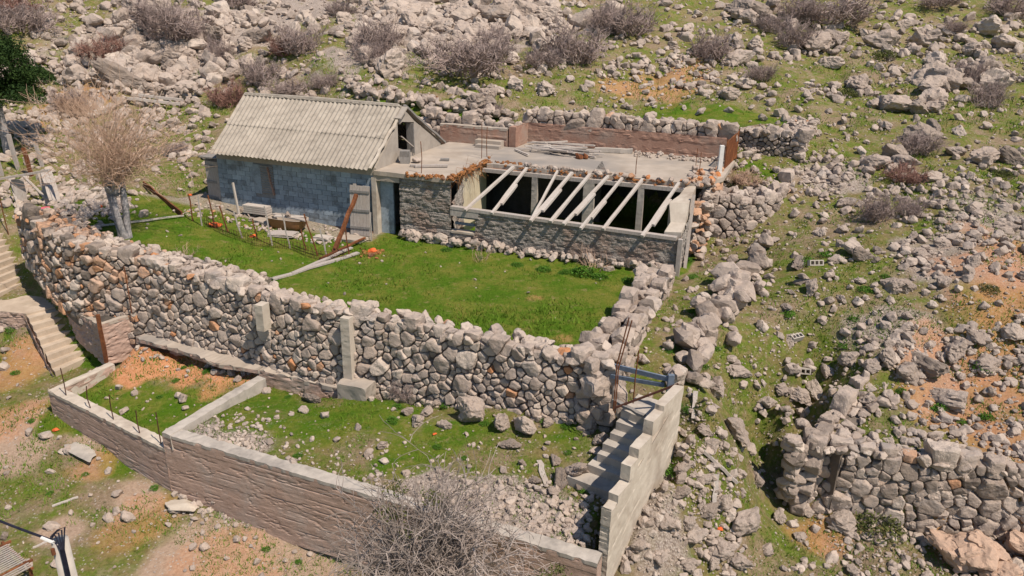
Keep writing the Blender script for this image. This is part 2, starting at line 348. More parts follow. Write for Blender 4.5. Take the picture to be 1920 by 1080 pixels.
PLAT = np.concatenate([xy(PLATB), xy(PLATP)[2:], xy([(2200, 780, -1), (1900, 700, -.5)])])
PLF = P3([(1500, 830, -1.5), (1900, 895, -1.55), (2100, 920, -1.5), (1800, 790, -1.25), (1650, 700, -.6), (1900, 700, -.5), (1560, 740, -1.05), (2150, 780, -1.0), (1700, 820, -1.4)]); plf = rbf(PLF)
def sdist(poly, p):                                         # signed distance, positive inside
    n = len(poly); dmin = np.full(len(p), 1e9); ins = np.zeros(len(p), bool)
    for i in range(n):
        a, b = poly[i], poly[(i + 1) % n]; ab = b - a; q = p - a
        k = np.clip((q @ ab) / (ab @ ab), 0, 1); dmin = np.minimum(dmin, np.linalg.norm(q - k[:, None] * ab, axis=1))
        c = (a[1] > p[:, 1]) != (b[1] > p[:, 1]); xx = a[0] + (p[:, 1] - a[1]) / (b[1] - a[1] + 1e-12) * ab[0]; ins ^= c & (p[:, 0] < xx)
    return np.where(ins, dmin, -dmin)
def sm(x, a, b): t = np.clip((x - a) / (b - a), 0, 1); return t * t * (3 - 2 * t)
def lawnz(p):
    s = (p - A0[:2]) @ E1[:2]; t = (p - A0[:2]) @ E2[:2]
    return np.maximum(0, -s - 1) * .075 - .05 * sm(-t, 1, 6) + .05 * sm(t, -1.2, 0)
def height(p):
    p = np.asarray(p, float); z = natf(p); q3 = np.c_[p, np.zeros(len(p))]
    rough = (fbm(q3 * .45, 3, 11) - .5) * .55 + (fbm(q3 * 1.6, 3, 12) - .5) * .22
    far = sm(p[:, 1], 30, 38); low = sm(p[:, 0], 3, 6)
    z = z + rough * (.35 + .9 * np.maximum(far, low * .7))
    out = {}
    for nm, poly, fn, rg in (('cell', CELL, celf, .25), ('terr', TERR, terf, .2), ('plat', PLAT, plf, .35), ('lawn', LAWN, lawnz, .07)):
        d = sdist(poly, p); k = sm(d, .14, .30) if nm in ('cell', 'terr') else sm(d, .02, .25); out[nm] = k
        inside = k > 0
        if inside.any():
            zz = fn(p[inside]) + rough[inside] * rg; z[inside] = z[inside] * (1 - k[inside]) + zz * k[inside]
    return z, out
def axis(a, b, step, lo, hi):
    c = list(np.arange(a, b, step)); s = step; x = c[-1]
    while x < hi: s *= 1.25; x += s; c.append(x)
    s = step; x = a; pre = []
    while x > lo: s *= 1.25; x -= s; pre.append(x)
    return np.array(pre[::-1] + c)
GX = axis(-32, 34, .17, -420, 420); GY = axis(7, 62, .17, -60, 600)
XX, YY = np.meshgrid(GX, GY, indexing='ij'); GP = np.c_[XX.ravel(), YY.ravel()]
GPc = np.c_[np.clip(GP[:, 0], -60, 60), np.clip(GP[:, 1], 0, 110)]
GZ, ZON = height(GPc); GZ = GZ.reshape(XX.shape)
def hz(p):                                                  # ground height, bilinear
    p = np.asarray(p, float); i = np.clip(np.searchsorted(GX, p[:, 0]) - 1, 0, len(GX) - 2); j = np.clip(np.searchsorted(GY, p[:, 1]) - 1, 0, len(GY) - 2)
    a = np.clip((p[:, 0] - GX[i]) / (GX[i + 1] - GX[i]), 0, 1); b = np.clip((p[:, 1] - GY[j]) / (GY[j + 1] - GY[j]), 0, 1)
    return GZ[i, j] * (1 - a) * (1 - b) + GZ[i + 1, j] * a * (1 - b) + GZ[i, j + 1] * (1 - a) * b + GZ[i + 1, j + 1] * a * b
def gz(x, y): return float(hz(np.array([[x, y]]))[0])
def ground(u, v):                                           # where sight lines meet the ground
    d = rays(u, v).reshape(-1, 3); ts = np.geomspace(7, 110, 420); out = np.full((len(d), 3), np.nan)
    prev = np.full(len(d), 1.0); done = np.zeros(len(d), bool); tp = 7.
    for t in ts:
        p = np.array([0, 0, HC]) + d * t; g = p[:, 2] - hz(p[:, :2]); hit = (g <= 0) & ~done
        if hit.any():
            k = prev[hit] / np.maximum(prev[hit] - g[hit], 1e-6); tt = tp + (t - tp) * np.clip(k, 0, 1)
            q = np.array([0, 0, HC]) + d[hit] * tt[:, None]; q[:, 2] = hz(q[:, :2]); out[hit] = q; done |= hit
        prev = g; tp = t
    return out
def gp(u, v): return ground(np.array([u]), np.array([v]))[0]

# masks of real ground cover, by place
def blob(lst):                                              # lst of (u, v, radius_m, aspect)
    r = np.zeros(len(GP)); wob = (fbm(np.c_[GP, np.zeros(len(GP))] * 1.1, 4, 31) - .5) * 1.6
    for u, v, rad in lst:
        c = gp(u, v); d = np.linalg.norm(GP - c[:2], axis=1) / rad; r = np.maximum(r, sm(1.25 - d + wob, 0, .7))
    return r
lawn_t = (GP - A0[:2]) @ E2[:2]; lawn_s = (GP - A0[:2]) @ E1[:2]
yard = sm(lawn_t, -1.3, -.7) * ZON['lawn'] * (1 - sm(lawn_s, 0, .6))
G_GRASS = np.maximum.reduce([ZON['lawn'] * (1 - .85 * yard), blob([(860, 212, 2.2), (700, 212, 1.6), (780, 205, 1.6), (1350, 215, 2.0), (1250, 210, 1.5), (1430, 225, 1.5), (1420, 325, .9)]),
    .9 * blob([(160, 745, 1.1), (280, 790, 1.3), (250, 740, 1.0), (360, 760, .9), (190, 590, .8), (220, 580, .6)]), .72 * blob([(480, 760, 1.3), (620, 790, 1.5), (720, 770, 1.2), (860, 810, 1.2), (560, 730, .8), (740, 860, .9), (1050, 810, .8), (440, 770, .7)])])
G_RED = np.maximum.reduce([1.35 * blob([(300, 668, 1.1), (390, 680, 1.0), (260, 655, .9), (430, 690, .9), (345, 675, 1.1), (270, 680, .8), (415, 670, .9), (455, 695, .6)]), .52 * blob([(40, 690, 1.0), (20, 790, .8)]), .42 * blob([(260, 985, .9), (420, 1060, 1.2), (170, 870, .6)]),
    .56 * blob([(1850, 740, 1.9), (1740, 720, 1.2), (1900, 480, 1.8), (1850, 1040, 1.3), (1540, 1000, .7), (1780, 1000, .9), (1900, 700, 2), (1880, 560, 1.5)]), .5 * blob([(1240, 165, 2.2), (1150, 160, 1.4), (1300, 130, 1.6), (150, 170, 2.2), (110, 215, 1.8)]), .4 * blob([(1000, 560, .25), (1130, 640, .3), (1060, 635, .25)])])
G_GRAV = np.maximum.reduce([.8 * blob([(330, 110, 4.5), (230, 60, 4), (420, 60, 4), (820, 50, 6), (700, 100, 3.5), (950, 40, 5), (760, 20, 5), (560, 20, 4)]), blob([(880, 930, .9), (960, 960, 1.1), (1040, 1000, .8), (450, 830, .8), (400, 800, .5), (800, 920, .7)]), .7 * blob([(1800, 480, 2.2), (1700, 640, 1.5), (1560, 330, 1.4), (1880, 420, 2), (1240, 1000, .8)]), .6 * yard])
G_PATH = .95 * np.maximum(blob([(480, 1040, 1.0), (380, 1010, .8), (250, 930, .7), (180, 800, .9), (30, 820, 1.3), (330, 1060, 1.2), (560, 1075, 1.1), (120, 990, .5)]), 0) * (1 - ZON['cell']) * (1 - ZON['terr'])
low_left = sm(-(GP[:, 1] - 22), 0, 3) * sm(-GP[:, 0], -1.5, .5)

def ground_mat():
    m, t, b = mat('hillside_ground', .95); g = G(m); v = None
    n1, n2, n3 = g.noise(.55, 6, .7), g.noise(2.3, 7, .75), g.noise(11, 8, .8)
    soil = g.ramp(n3, [(.3, (.17, .115, .075)), (.55, (.30, .215, .15)), (.7, (.38, .29, .215))])
    dry = g.ramp(n3, [(.3, (.12, .10, .035)), (.6, (.235, .19, .075)), (.8, (.33, .27, .13))])
    green = g.ramp(n3, [(.3, (.055, .095, .009)), (.6, (.115, .18, .016)), (.8, (.17, .23, .033))])
    c = g.mix(g.ramp(n2, [(.42, 0.), (.58, .85)]), dry, green)
    c = g.mix(g.ramp(n1, [(.48, 0.), (.60, .85)]), c, soil); c = g.mix(g.ramp(g.noise(4.1, 7, .8), [(.56, 0.), (.64, .85)]), c, soil); c = g.mix(g.ramp(g.noise(5.3, 6, .8), [(.58, 0.), (.66, .8)]), c, (.045, .062, .012))
    lush = g.mix(g.ramp(g.noise(.95, 7, .75), [(.42, 0.), (.62, .9)]), g.ramp(n3, [(.25, (.038, .086, .006)), (.55, (.075, .145, .009)), (.8, (.12, .185, .02))]), g.ramp(n3, [(.3, (.12, .135, .014)), (.7, (.235, .21, .05))]))
    lush = g.mix(g.ramp(g.noise(3.1, 5, .7), [(.57, 0.), (.68, .75)]), lush, (.25, .20, .085))
    def lay(c, a, col, soft=.35):
        f = g.ramp(g.math('ADD', g.attr(a), g.math('MULTIPLY', g.math('SUBTRACT', n2, .5), .9)), [(.5 - soft / 2, 0.), (.5 + soft / 2, 1.)]); return g.mix(f, c, col)
    c = lay(c, 'm_path', g.ramp(n3, [(.3, (.30, .20, .135)), (.6, (.46, .335, .245)), (.8, (.54, .42, .33))]), .7)
    red = g.ramp(n3, [(.25, (.34, .14, .06)), (.5, (.56, .26, .125)), (.75, (.60, .36, .22))])
    c = lay(c, 'm_grav', g.ramp(g.voro(24), [(.1, (.50, .43, .37)), (.5, (.34, .28, .235)), (.9, (.17, .13, .11))]), .5)
    c = lay(c, 'm_grass', lush, .4)
    c = lay(c, 'm_red', red, .8)
    peb = g.ramp(g.voro(11), [(.20, 1.), (.28, 0.)]); pm = g.ramp(g.noise(1.6, 6, .75), [(.46, 0.), (.58, .95)])
    pm = g.math('MULTIPLY', g.math('MULTIPLY', peb, pm), g.math('SUBTRACT', 1., g.attr('m_grass')))
    c = g.mix(pm, c, (.42, .36, .31))
    g.color(c); g.bump(n3, .9, .06); g.bump(g.noise(45, 4, .7), .6, .03); return m
M['ground'] = ground_mat()
mb = MB(); mb.grid(np.stack([XX, YY, GZ], -1))
mb.build('ground', M['ground'], smooth=True, kind='structure', attrs=dict(m_grass=G_GRASS, m_red=G_RED, m_grav=G_GRAV, m_path=G_PATH))

# ------------------------------------------------------------------ rocks and dry stone walls
def rock(rng, n=2, k=11, planes=15, squash=(1, .85, .7)):
    d, f = ICO[n]; N = rng.normal(size=(planes, 3)); N /= np.linalg.norm(N, axis=1, keepdims=True)
    for _ in range(6):                                      # spread the planes
        g = N @ N.T; np.fill_diagonal(g, -1); j = g.argmax(1); N += .12 * (N - N[j]) + rng.normal(0, .03, N.shape); N /= np.linalg.norm(N, axis=1, keepdims=True)
    h = rng.uniform(.55, 1., planes); q = np.maximum(d @ N.T, 0) / h
    r = ((q ** k).sum(1)) ** (-1 / k); v = d * np.minimum(r, 1.25)[:, None]
    s = np.array(squash) * rng.uniform(.85, 1.18, 3); v = v * s
    v = v * (1 + (fbm(v * 2.3 + rng.uniform(0, 50, 3), 3, 5) - .5)[:, None] * .34)
    return v, f
ROCK = {n: [rock(np.random.default_rng(100 * n + k), n, planes=int(8 + k % 6), k=(22 if n > 1 else 16)) for k in range(20)] for n in (1, 2, 3)}
def rotz(a): c, s = math.cos(a), math.sin(a); return np.array([[c, -s, 0], [s, c, 0], [0, 0, 1.]])
def rrot(rng, tilt=.4):
    a, b = rng.normal(0, tilt, 2); ca, sa, cb, sb = math.cos(a), math.sin(a), math.cos(b), math.sin(b)
    return rotz(rng.uniform(0, 6.283)) @ np.array([[1, 0, 0], [0, ca, -sa], [0, sa, ca]]) @ np.array([[cb, 0, sb], [0, 1, 0], [-sb, 0, cb]])
def scatter(mb, P, size, n, rng, tint=None, tilt=.4, sink=.25):
    for p, s in zip(P, size):
        v, f = ROCK[n][rng.integers(20)]; q = (v * (s / 2 * rng.uniform(.85, 1.15, 3))) @ rrot(rng, tilt).T
        q = q + p; q[:, 2] += s * .35 * (1 - 2 * sink)
        mb.add(q, f, np.clip(rng.normal(.55, .17), 0, .88) if tint is None else min(float(tint(rng)), 1.))
    return mb
class Path:
    def __init__(s, p): s.p = np.asarray(p, float)[:, :2]; s.l = np.concatenate([[0], np.cumsum(np.linalg.norm(np.diff(s.p, axis=0), axis=1))]); s.len = s.l[-1]
    def pos(s, a): return np.stack([np.interp(a, s.l, s.p[:, 0]), np.interp(a, s.l, s.p[:, 1])], -1)
    def tan(s, a):
        d = s.pos(np.minimum(a + .12, s.len)) - s.pos(np.maximum(a - .12, 0)); return d / np.maximum(np.linalg.norm(d, axis=-1, keepdims=True), 1e-9)
def dry_wall(mb, path, zb, zt, cell=.26, thick=.6, rng=None, batter=.08, tintf=None, face=True, crest=True, crest_size=(.2, .46), core=True, lod=2, back=False):
    """zb / zt: heights at the path's points; the visible face lies to the RIGHT of the path's direction"""
    rng = rng or np.random.default_rng(3); pa = Path(path); zb = np.asarray(zb, float); zt = np.asarray(zt, float)
    fb = lambda a: np.interp(a, pa.l, zb); ft = lambda a: np.interp(a, pa.l, zt)
    tf = tintf or (lambda a, h: np.clip(rng.normal(.5, .18), .08, .88) if rng.random() > .025 else rng.uniform(.9, .96))
    if core:
        a = np.linspace(0, pa.len, max(4, int(pa.len / .4))); p = pa.pos(a); t = pa.tan(a); nl = np.stack([-t[:, 1], t[:, 0]], 1)
        ins = (.30 if thick > .8 else .16) if face else .05; H = ft(a) - fb(a)
        A = np.c_[p + nl * (ins), fb(a) - .5]; B = np.c_[p + nl * (ins + batter * H[:, None]), ft(a) - .10]; C = np.c_[p + nl * thick, ft(a) - .10]; E = np.c_[p + nl * thick, fb(a) - .5]
        mb.grid(np.stack([A, B, C, E, A], 1), .06)
        for k in (0, -1): mb.add([A[k], B[k], C[k], E[k]], np.array([(0, 1, 2, 3)]), .06)
    def do_face(flip):
        S = []; hmax = (zt - zb).max() + .15; tries = int(pa.len * hmax / cell ** 2 * 22)
        A = np.empty((tries, 3)); n = 0
        for _ in range(tries):
            s, h, r = rng.uniform(0, pa.len), rng.uniform(-.15, hmax), cell * rng.choice([.5, .75, 1., 1.3, 1.75], p=[.32, .22, .2, .16, .10])
            if h > ft(s) - fb(s) - .02: continue
            q = A[:n]; dd = np.hypot(q[:, 0] - s, (q[:, 1] - h) * 1.3)
            if n == 0 or (dd > (q[:, 2] + r) * .5).all(): A[n] = s, h, r; n += 1
        A = A[:n]; d0, f0 = ICO[lod]; XY = A[:, :2] * np.array([1, 1.3])
        for i in range(n):
            s, h, r = A[i]; dl = XY - XY[i]; ds = np.hypot(dl[:, 0], dl[:, 1]); j = np.argsort(ds)[1:13]
            dl = (A[j, :2] - A[i, :2]); ds = np.linalg.norm(dl, axis=1); wgt = r / (r + A[j, 2]) * rng.uniform(.93, 1.06, len(j))
            N = np.c_[dl / ds[:, None], np.zeros(len(j))]; N[:, 2] = rng.normal(.12, .10, len(j)); N /= np.linalg.norm(N, axis=1, keepdims=True)
            dist = np.maximum(ds * wgt - rng.uniform(-.012, .018, len(j)), .03)
            dep = min(.30, .12 + r * .28)
            fr = rng.normal(0, .17, (3, 3)); fr[:, 2] = 1; fr /= np.linalg.norm(fr, axis=1, keepdims=True)
            N = np.concatenate([N, fr, [[0, 0, -1]], [[1, 0, 0], [-1, 0, 0], [0, 1, 0], [0, -1, 0]]])
            dist = np.concatenate([dist, dep * rng.uniform(.62, 1., 3), [dep], [r * .95] * 2, [r * .8] * 2])
            q = np.maximum(d0 @ N.T, 0) / dist; rr = (q ** 16).sum(1) ** (-1 / 16); v = d0 * rr[:, None]
            v = v * (1 + (fbm(v * 7 + rng.uniform(0, 50, 3), 4, 5) - .5)[:, None] * .34)
            t = pa.tan(np.array([s]))[0]; nr = np.array([t[1], -t[0]]); p = pa.pos(np.array([s]))[0]
            if flip: p = p - nr * thick; nr = -nr; t = -t
            H = max(ft(s) - fb(s), .3)
            off = -batter * h - .14 + rng.normal(0, .018)
            W = np.array([p[0] + nr[0] * off, p[1] + nr[1] * off, fb(s) + h])
            w = W + v[:, :1] * np.array([t[0], t[1], 0]) + v[:, 1:2] * EZ + v[:, 2:3] * np.array([nr[0], nr[1], 0])
            mb.add(w, f0 if not flip else f0, tf(s, h))
    if face: do_face(False)
    if back: do_face(True)
    if crest:
        cs = np.mean(crest_size); A = []; tf0 = tf
        for _ in range(int(pa.len * thick / cs ** 2 * 14)):
            s, dd, r = rng.uniform(0, pa.len), rng.uniform(.02, thick), rng.uniform(*crest_size)
            if all(math.hypot(s - a[0], dd - a[1]) > (r + a[2]) * .40 for a in A): A.append((s, dd, r))
        for s, dd, r in A:
            t = pa.tan(np.array([s]))[0]; nl = np.array([-t[1], t[0]]); p = pa.pos(np.array([s]))[0] + nl * (dd + batter * (ft(s) - fb(s)))
            v, f = ROCK[lod][rng.integers(20)]; q = (v * (r / 2 * rng.uniform(.9, 1.25, 3))) @ rrot(rng, .35).T
            mb.add(q + np.array([p[0], p[1], ft(s) - .08 + r * rng.uniform(.0, .2)]), f, (lambda x: x if x > .9 else min(x + .1, .88))(tf(s, 9.)))
    return mb

# ------------------------------------------------------------------ dry stone walls
wb = np.interp(np.arange(len(WALLPIX)), [0, 1, 3, 4, 5, 7, 9, 10, 12, 14, 15], [-.3, -.9, -1.7, -1.8, -1.75, -1.65, -1.8, -1.65, -1.7, -1.5, -1.3])
def stained(a, h):
    if a < 8 and RNG.random() < .75 - .09 * a + .35 * (2 < a < 6): return RNG.uniform(.89, .955) if RNG.random() < .6 else RNG.uniform(.05, .4)
    r = RNG.random(); return RNG.uniform(.93, .97) if r < .05 else float(np.clip(RNG.normal(.66, .17), .12, .88))
mb = MB(); dry_wall(mb, WCR, wb, WCR[:, 2], cell=.27, thick=.75, rng=np.random.default_rng(5), tintf=stained, lod=3, crest_size=(.17, .40))
lp = offset(WCR[:7], .7); dry_wall(mb, lp, WCR[:7, 2] - .9, WCR[:7, 2] - .12, thick=.95, crest_size=(.14, .34), rng=np.random.default_rng(6), face=False, batter=0, tintf=stained)
mb.build('dry_stone_wall', M['stone'], label='long high dry stone wall curving below the green lawn, rust stained at its stair end', cat='stone wall')
r0 = WCR[-1]; RWF = np.array([[r0[0] + .02, r0[1] + .05], at(1172, 668, .3)[:2], at(1204, 615, .4)[:2], at(1236, 560, .45)[:2], at(1268, 512, .5)[:2]])
mb = MB(); dry_wall(mb, RWF, [-1.25, -.35, -.25, -.2, -.15], [.32, .36, .42, .46, .5], cell=.32, thick=.95, rng=np.random.default_rng(8), back=True, crest_size=(.25, .55))
mb.build('dry_stone_wall', M['stone'], label='broad low stone wall running from the ruin corner to the wooden rail', cat='stone wall')
# terrace block, lower right
PF = np.array([at(1612, 690, -.7), at(1560, 738, -1.0), at(1520, 785, -1.3), at(1497, 835, -1.4), *[at(u, v, z + .08) for u, v, z in PLATP[2:]]])
mb = MB(); pzb = [gz(*(PF[i, :2] + d)) - .25 for i, d in enumerate([(-.5, 0), (-.5, 0), (-.5, 0), (-.5, -.4), (0, -.6), (0, -.6), (0, -.6), (0, -.6), (0, -.6)])]
dry_wall(mb, PF, np.minimum(pzb, PF[:, 2] - .3), PF[:, 2], cell=.36, thick=.9, rng=np.random.default_rng(9), batter=.12, crest_size=(.15, .42), lod=3)
cp = PF[3]
for k in range(34): scatter(mb, [np.array([cp[0] + RNG.uniform(-.12, .22), cp[1] + RNG.uniform(-.05, .3), cp[2] - .02 - RNG.uniform(0, 1.75)])], [RNG.uniform(.3, .5)], 2, RNG, tilt=.3)
mb.build('dry_stone_wall', M['stone'], label='high terrace wall of stacked boulders at the lower right with red earth above', cat='stone wall')
# block wall right of the gate and the one below it
g1 = np.array([at(1387, 238, 3.3), at(1512, 254, 3.25), at(1538, 222, 3.5)])
mb = MB(); dry_wall(mb, g1, [1.9, 1.9, 2.4], [3.2, 3.2, 3.45], cell=.24, thick=1.1, rng=np.random.default_rng(10), batter=.03, crest_size=(.15, .35))
mb.build('dry_stone_wall', M['stone'], label='neat square ended stone wall standing to the right of the rusty gate', cat='stone wall')
g2 = np.array([at(1335, 372, 1.75), at(1400, 378, 1.7), at(1468, 372, 1.65), at(1492, 338, 1.75)])
mb = MB(); dry_wall(mb, g2, [.55, .55, .6, .9], g2[:, 2], cell=.34, thick=1.3, rng=np.random.default_rng(11), crest_size=(.2, .5))
mb.build('dry_stone_wall', M['stone'], label='squat rubble wall projecting beside the right end of the ruin', cat='stone wall')
def rubble_row(pts, size, n, seed, label, wdt=.35, name='rubble_wall', lod=2, rise=.2, grp=None):
    rng = np.random.default_rng(seed); p = np.array([gp(u, v) for u, v in pts]); pa = Path(p); mb = MB()
    for k in range(n):
        a = rng.uniform(0, pa.len); q = pa.pos(np.array([a]))[0] + rng.normal(0, wdt * .5, 2); s = rng.uniform(*size)
        scatter(mb, [np.array([*q, gz(*q) + rng.uniform(0, rise)])], [s], lod, rng, tilt=.35, sink=.2)
    return mb.build(name, M['stone'], label=label, cat='stone wall', group=grp)
rubble_row([(1292, 735), (1290, 690), (1310, 640), (1345, 590), (1385, 535), (1412, 500), (1432, 472)], (.3, .75), 85, 20, 'tumbled line of pale stones rising parallel to the lawn wall on its right', .55, rise=.25)
rubble_row([(655, 168), (720, 188), (800, 205), (880, 222), (965, 228)], (.25, .55), 130, 21, 'low loose stone wall crossing the hill just behind the corrugated roof', .4, rise=.35)
rubble_row([(60, 118), (110, 135), (160, 155), (210, 172)], (.2, .45), 110, 22, 'low ruined stone wall at the upper left beside the evergreen tree', .5, rise=.4)
rubble_row([(255, 172), (300, 180), (370, 182)], (.2, .42), 90, 23, 'short stacked stone wall under the big tilted boulder at upper left', .3, rise=.5)
# ------------------------------------------------------------------ concrete terrace walls with board marks
def panel(mb, p0, p1, z0, z1, out, amp=.03, step=.045, seed=1, boards=.22, crack=.05, tint=.5, hole=None, lump=0):
    """displaced upright sheet from p0 to p1 (xy); z0 / z1 = (start, end) heights; out = outward normal"""
    p0 = np.asarray(p0, float)[:2]; p1 = np.asarray(p1, float)[:2]; ln = np.linalg.norm(p1 - p0)
    n = max(2, int(ln / step)); hm = max(z1[0] - z0[0], z1[1] - z0[1]); m = max(2, int(hm / step))
    a = np.linspace(0, 1, n + 1)[:, None]; h = np.linspace(0, 1, m + 1)[None]
    X = p0[0] + (p1[0] - p0[0]) * a + 0 * h; Y = p0[1] + (p1[1] - p0[1]) * a + 0 * h
    Z = (z0[0] + (z0[1] - z0[0]) * a) * (1 - h) + (z1[0] + (z1[1] - z1[0]) * a) * h
    zt = z1[0] + (z1[1] - z1[0]) * a; dz = zt - Z
    q = np.stack([a * ln + 0 * h, dz, 0 * Z + seed * 7.1], -1).reshape(-1, 3)
    wob = (fbm(q * np.array([.5, 1, 1]), 3, seed) - .5).reshape(Z.shape)
    row = np.floor((dz + wob * .05) / boards) if boards else 0 * Z
    d = (fbm(q * np.array([5, 9, 1]), 4, seed + 3) - .5).reshape(Z.shape) * amp * 2
    if boards:
        fr = (dz + wob * .05) / boards - row; d = d + (hash3(row.astype(np.int64), row.astype(np.int64) * 0 + seed, row.astype(np.int64) * 0) - .5) * amp * .9
        sel = (fbm(q * np.array([.7, .01, 1]) + row.reshape(-1, 1) * 3.3, 2, seed + 6)).reshape(Z.shape)
        d = d - max(amp * 1.3, .018) * np.exp(-((fr - .5) / .055) ** 2) * (sel > .47)
    if crack:
        c = np.abs(fbm(q * np.array([.55, 3.2, 1]), 4, seed + 9) - .5).reshape(Z.shape); d = d - crack * np.exp(-(c / .014) ** 2)
    if lump: d = d + lump * (np.abs(fbm(q * np.array([4.5, 9, 1]), 4, seed + 12).reshape(Z.shape) - .5) * -4 + .6)
    o = np.asarray(out, float); P = np.stack([X + o[0] * d, Y + o[1] * d, Z], -1)
    N, Mm = P.shape[:2]; i = np.arange(N * Mm).reshape(N, Mm); f = np.stack([i[:-1, :-1], i[1:, :-1], i[1:, 1:], i[:-1, 1:]], -1).reshape(-1, 4)
    if hole:
        A = (a * ln + 0 * h); ca = ((A[:-1, :-1] + A[1:, 1:]) / 2).ravel(); cz = ((Z[:-1, :-1] + Z[1:, 1:]) / 2).ravel(); k = np.ones(len(f), bool)
        for s0, s1, y0, y1 in hole: k &= ~((ca > s0) & (ca < s1) & (cz > y0) & (cz < y1))
        f = f[k]
    mb.add(P.reshape(-1, 3), f, tint); return mb
def cap_strip(mb, p0, p1, z0, z1, width, side, thick=.10, rag=.03, seed=1, over=.012):
    """uneven slab strip along a wall top; side = unit vector towards the back"""
    p0 = np.asarray(p0, float)[:2]; p1 = np.asarray(p1, float)[:2]; n = max(3, int(np.linalg.norm(p1 - p0) / .12)); a = np.linspace(0, 1, n)[:, None]
    q = p0 + (p1 - p0) * a; z = (z0 + (z1 - z0) * a[:, 0]); rg = np.random.default_rng(seed)
    o = np.asarray(side)[:2]; e0 = (rg.random(n) ** 3 * rag)[:, None]; zz = z - rg.random(n) ** 2 * rag * .6
    A = np.c_[q - o * over + o * e0, z - thick]; B = np.c_[q - o * over + o * e0, zz]; m1 = np.c_[q + o * width * .5, z + rg.normal(0, .006, n)]
    C = np.c_[q + o * (width - rg.random(n)[:, None] * rag), zz]; E = np.c_[q + o * width, z - thick - .3]
    mb.grid(np.stack([A, B, m1, C, E], 1)); 
    for k in (0, -1): mb.add([A[k], B[k], C[k], [E[k][0], E[k][1], A[k][2]]], np.array([(0, 1, 2, 3)]))
    return mb
def unit(v): v = np.asarray(v, float)[:2]; return v / np.linalg.norm(v)
def board_wall(name, A, B, zA, zB, drop, label, width=.3, seed=1, material='board_concrete', capm='concrete', ends=True):
    t = unit(B[:2] - A[:2]); out = np.array([t[1], -t[0]])
    root = thing(name, (*((A[:2] + B[:2]) / 2), min(zA, zB) - 1.5), label, 'concrete wall')
    za, zb = gz(*(A[:2] + out * .5)) - .35, gz(*(B[:2] + out * .5)) - .35
    mb = MB(); panel(mb, A, B, (za - drop, zb - drop), (zA - .02, zB - .02), out, seed=seed, amp=.010, boards=.24, crack=.016, step=.035)
    bk = A[:2] - out * width, B[:2] - out * width
    mb.add([[*A[:2], za], [*bk[0], za], [*bk[0], zA - .03], [*A[:2], zA - .03]], np.array([(0, 1, 2, 3)]))
    mb.add([[*B[:2], zb], [*bk[1], zb], [*bk[1], zB - .03], [*B[:2], zB - .03]], np.array([(0, 3, 2, 1)]))
    mb.build('wall_face', M[material], root)
    cap_strip(MB(), A, B, zA, zB, width, -out, seed=seed, thick=.09) .build('capping', M[capm], root)
    return root
bw_low = board_wall('retaining_wall', RETA, RETB, -2.25, -2.25, 0, 'lower length of brown concrete retaining wall with upright rods along its pale top', .32, 3, capm='white_render')
bw_hi = board_wall('retaining_wall', RETC, RETD, -1.8, -1.8, 0, 'higher length of brown concrete retaining wall behind the dead bush', .34, 5)
xw0, xw1 = at(303, 811, -1.8), at(483, 705, -1.68)
rt = thing('cross_wall', (*((xw0 + xw1) / 2)[:2], -2.6), 'narrow concrete cross wall between the two grassy terrace beds', 'concrete wall'); d = unit(xw1 - xw0); nrm = np.array([d[1], -d[0]])
mb = MB(); panel(mb, xw1, xw0, (-2.9, -2.9), (-1.7, -1.82), -nrm, seed=8); mb.build('wall_face', M['board_concrete'], rt)
cap_strip(MB(), xw0 + np.array([0, 0, 0]), xw1, -1.78, -1.66, .3, nrm, seed=9, thick=.12).build('capping', M['concrete'], rt)
sw0, sw1 = at(90, 732, -2.25), at(205, 679, -2.15)
rt = thing('side_wall', (*((sw0 + sw1) / 2)[:2], -3.), 'short concrete wall with pale top at the foot of the long stairs', 'concrete wall'); d = unit(sw1 - sw0); nrm = np.array([d[1], -d[0]])
mb = MB(); panel(mb, sw1, sw0, (-3.3, -3.5), (-2.17, -2.27), -nrm, seed=10); panel(mb, sw0 + np.array([*nrm * .24, 0]), sw1 + np.array([*nrm * .24, 0]), (-3.1, -3.1), (-2.27, -2.17), nrm, seed=11); mb.build('wall_face', M['board_concrete'], rt)
cap_strip(MB(), sw0, sw1, -2.24, -2.14, .25, nrm, seed=12).build('capping', M['white_render'], rt)
# footing ledge under the stone wall
fp = np.array([at(255, 634, -1.66), at(335, 655, -1.66), at(410, 683, -1.66), at(484, 693, -1.66), at(570, 713, -1.66), at(648, 732, -1.66)])
rt = thing('footing_ledge', (*fp[3, :2], -2.2), 'broken concrete footing ledge under the long dry stone wall', 'footing'); mb = MB(); mc = MB()
for i in range(5):
    d = unit(fp[i + 1] - fp[i]); out = np.array([d[1], -d[0]]); hgt = .12 if i < 3 else .6
    panel(mb, fp[i], fp[i + 1], (-1.66 - hgt,) * 2, (-1.68, -1.68), out, seed=30 + i, boards=0, amp=.03)
    cap_strip(mc, fp[i], fp[i + 1], -1.66, -1.66, .95, -out, seed=31 + i, thick=min(hgt * .9, .12), rag=.1)
mb.build('ledge_face', M['board_concrete'], rt); mc.build('ledge_top', M['slab'], rt)
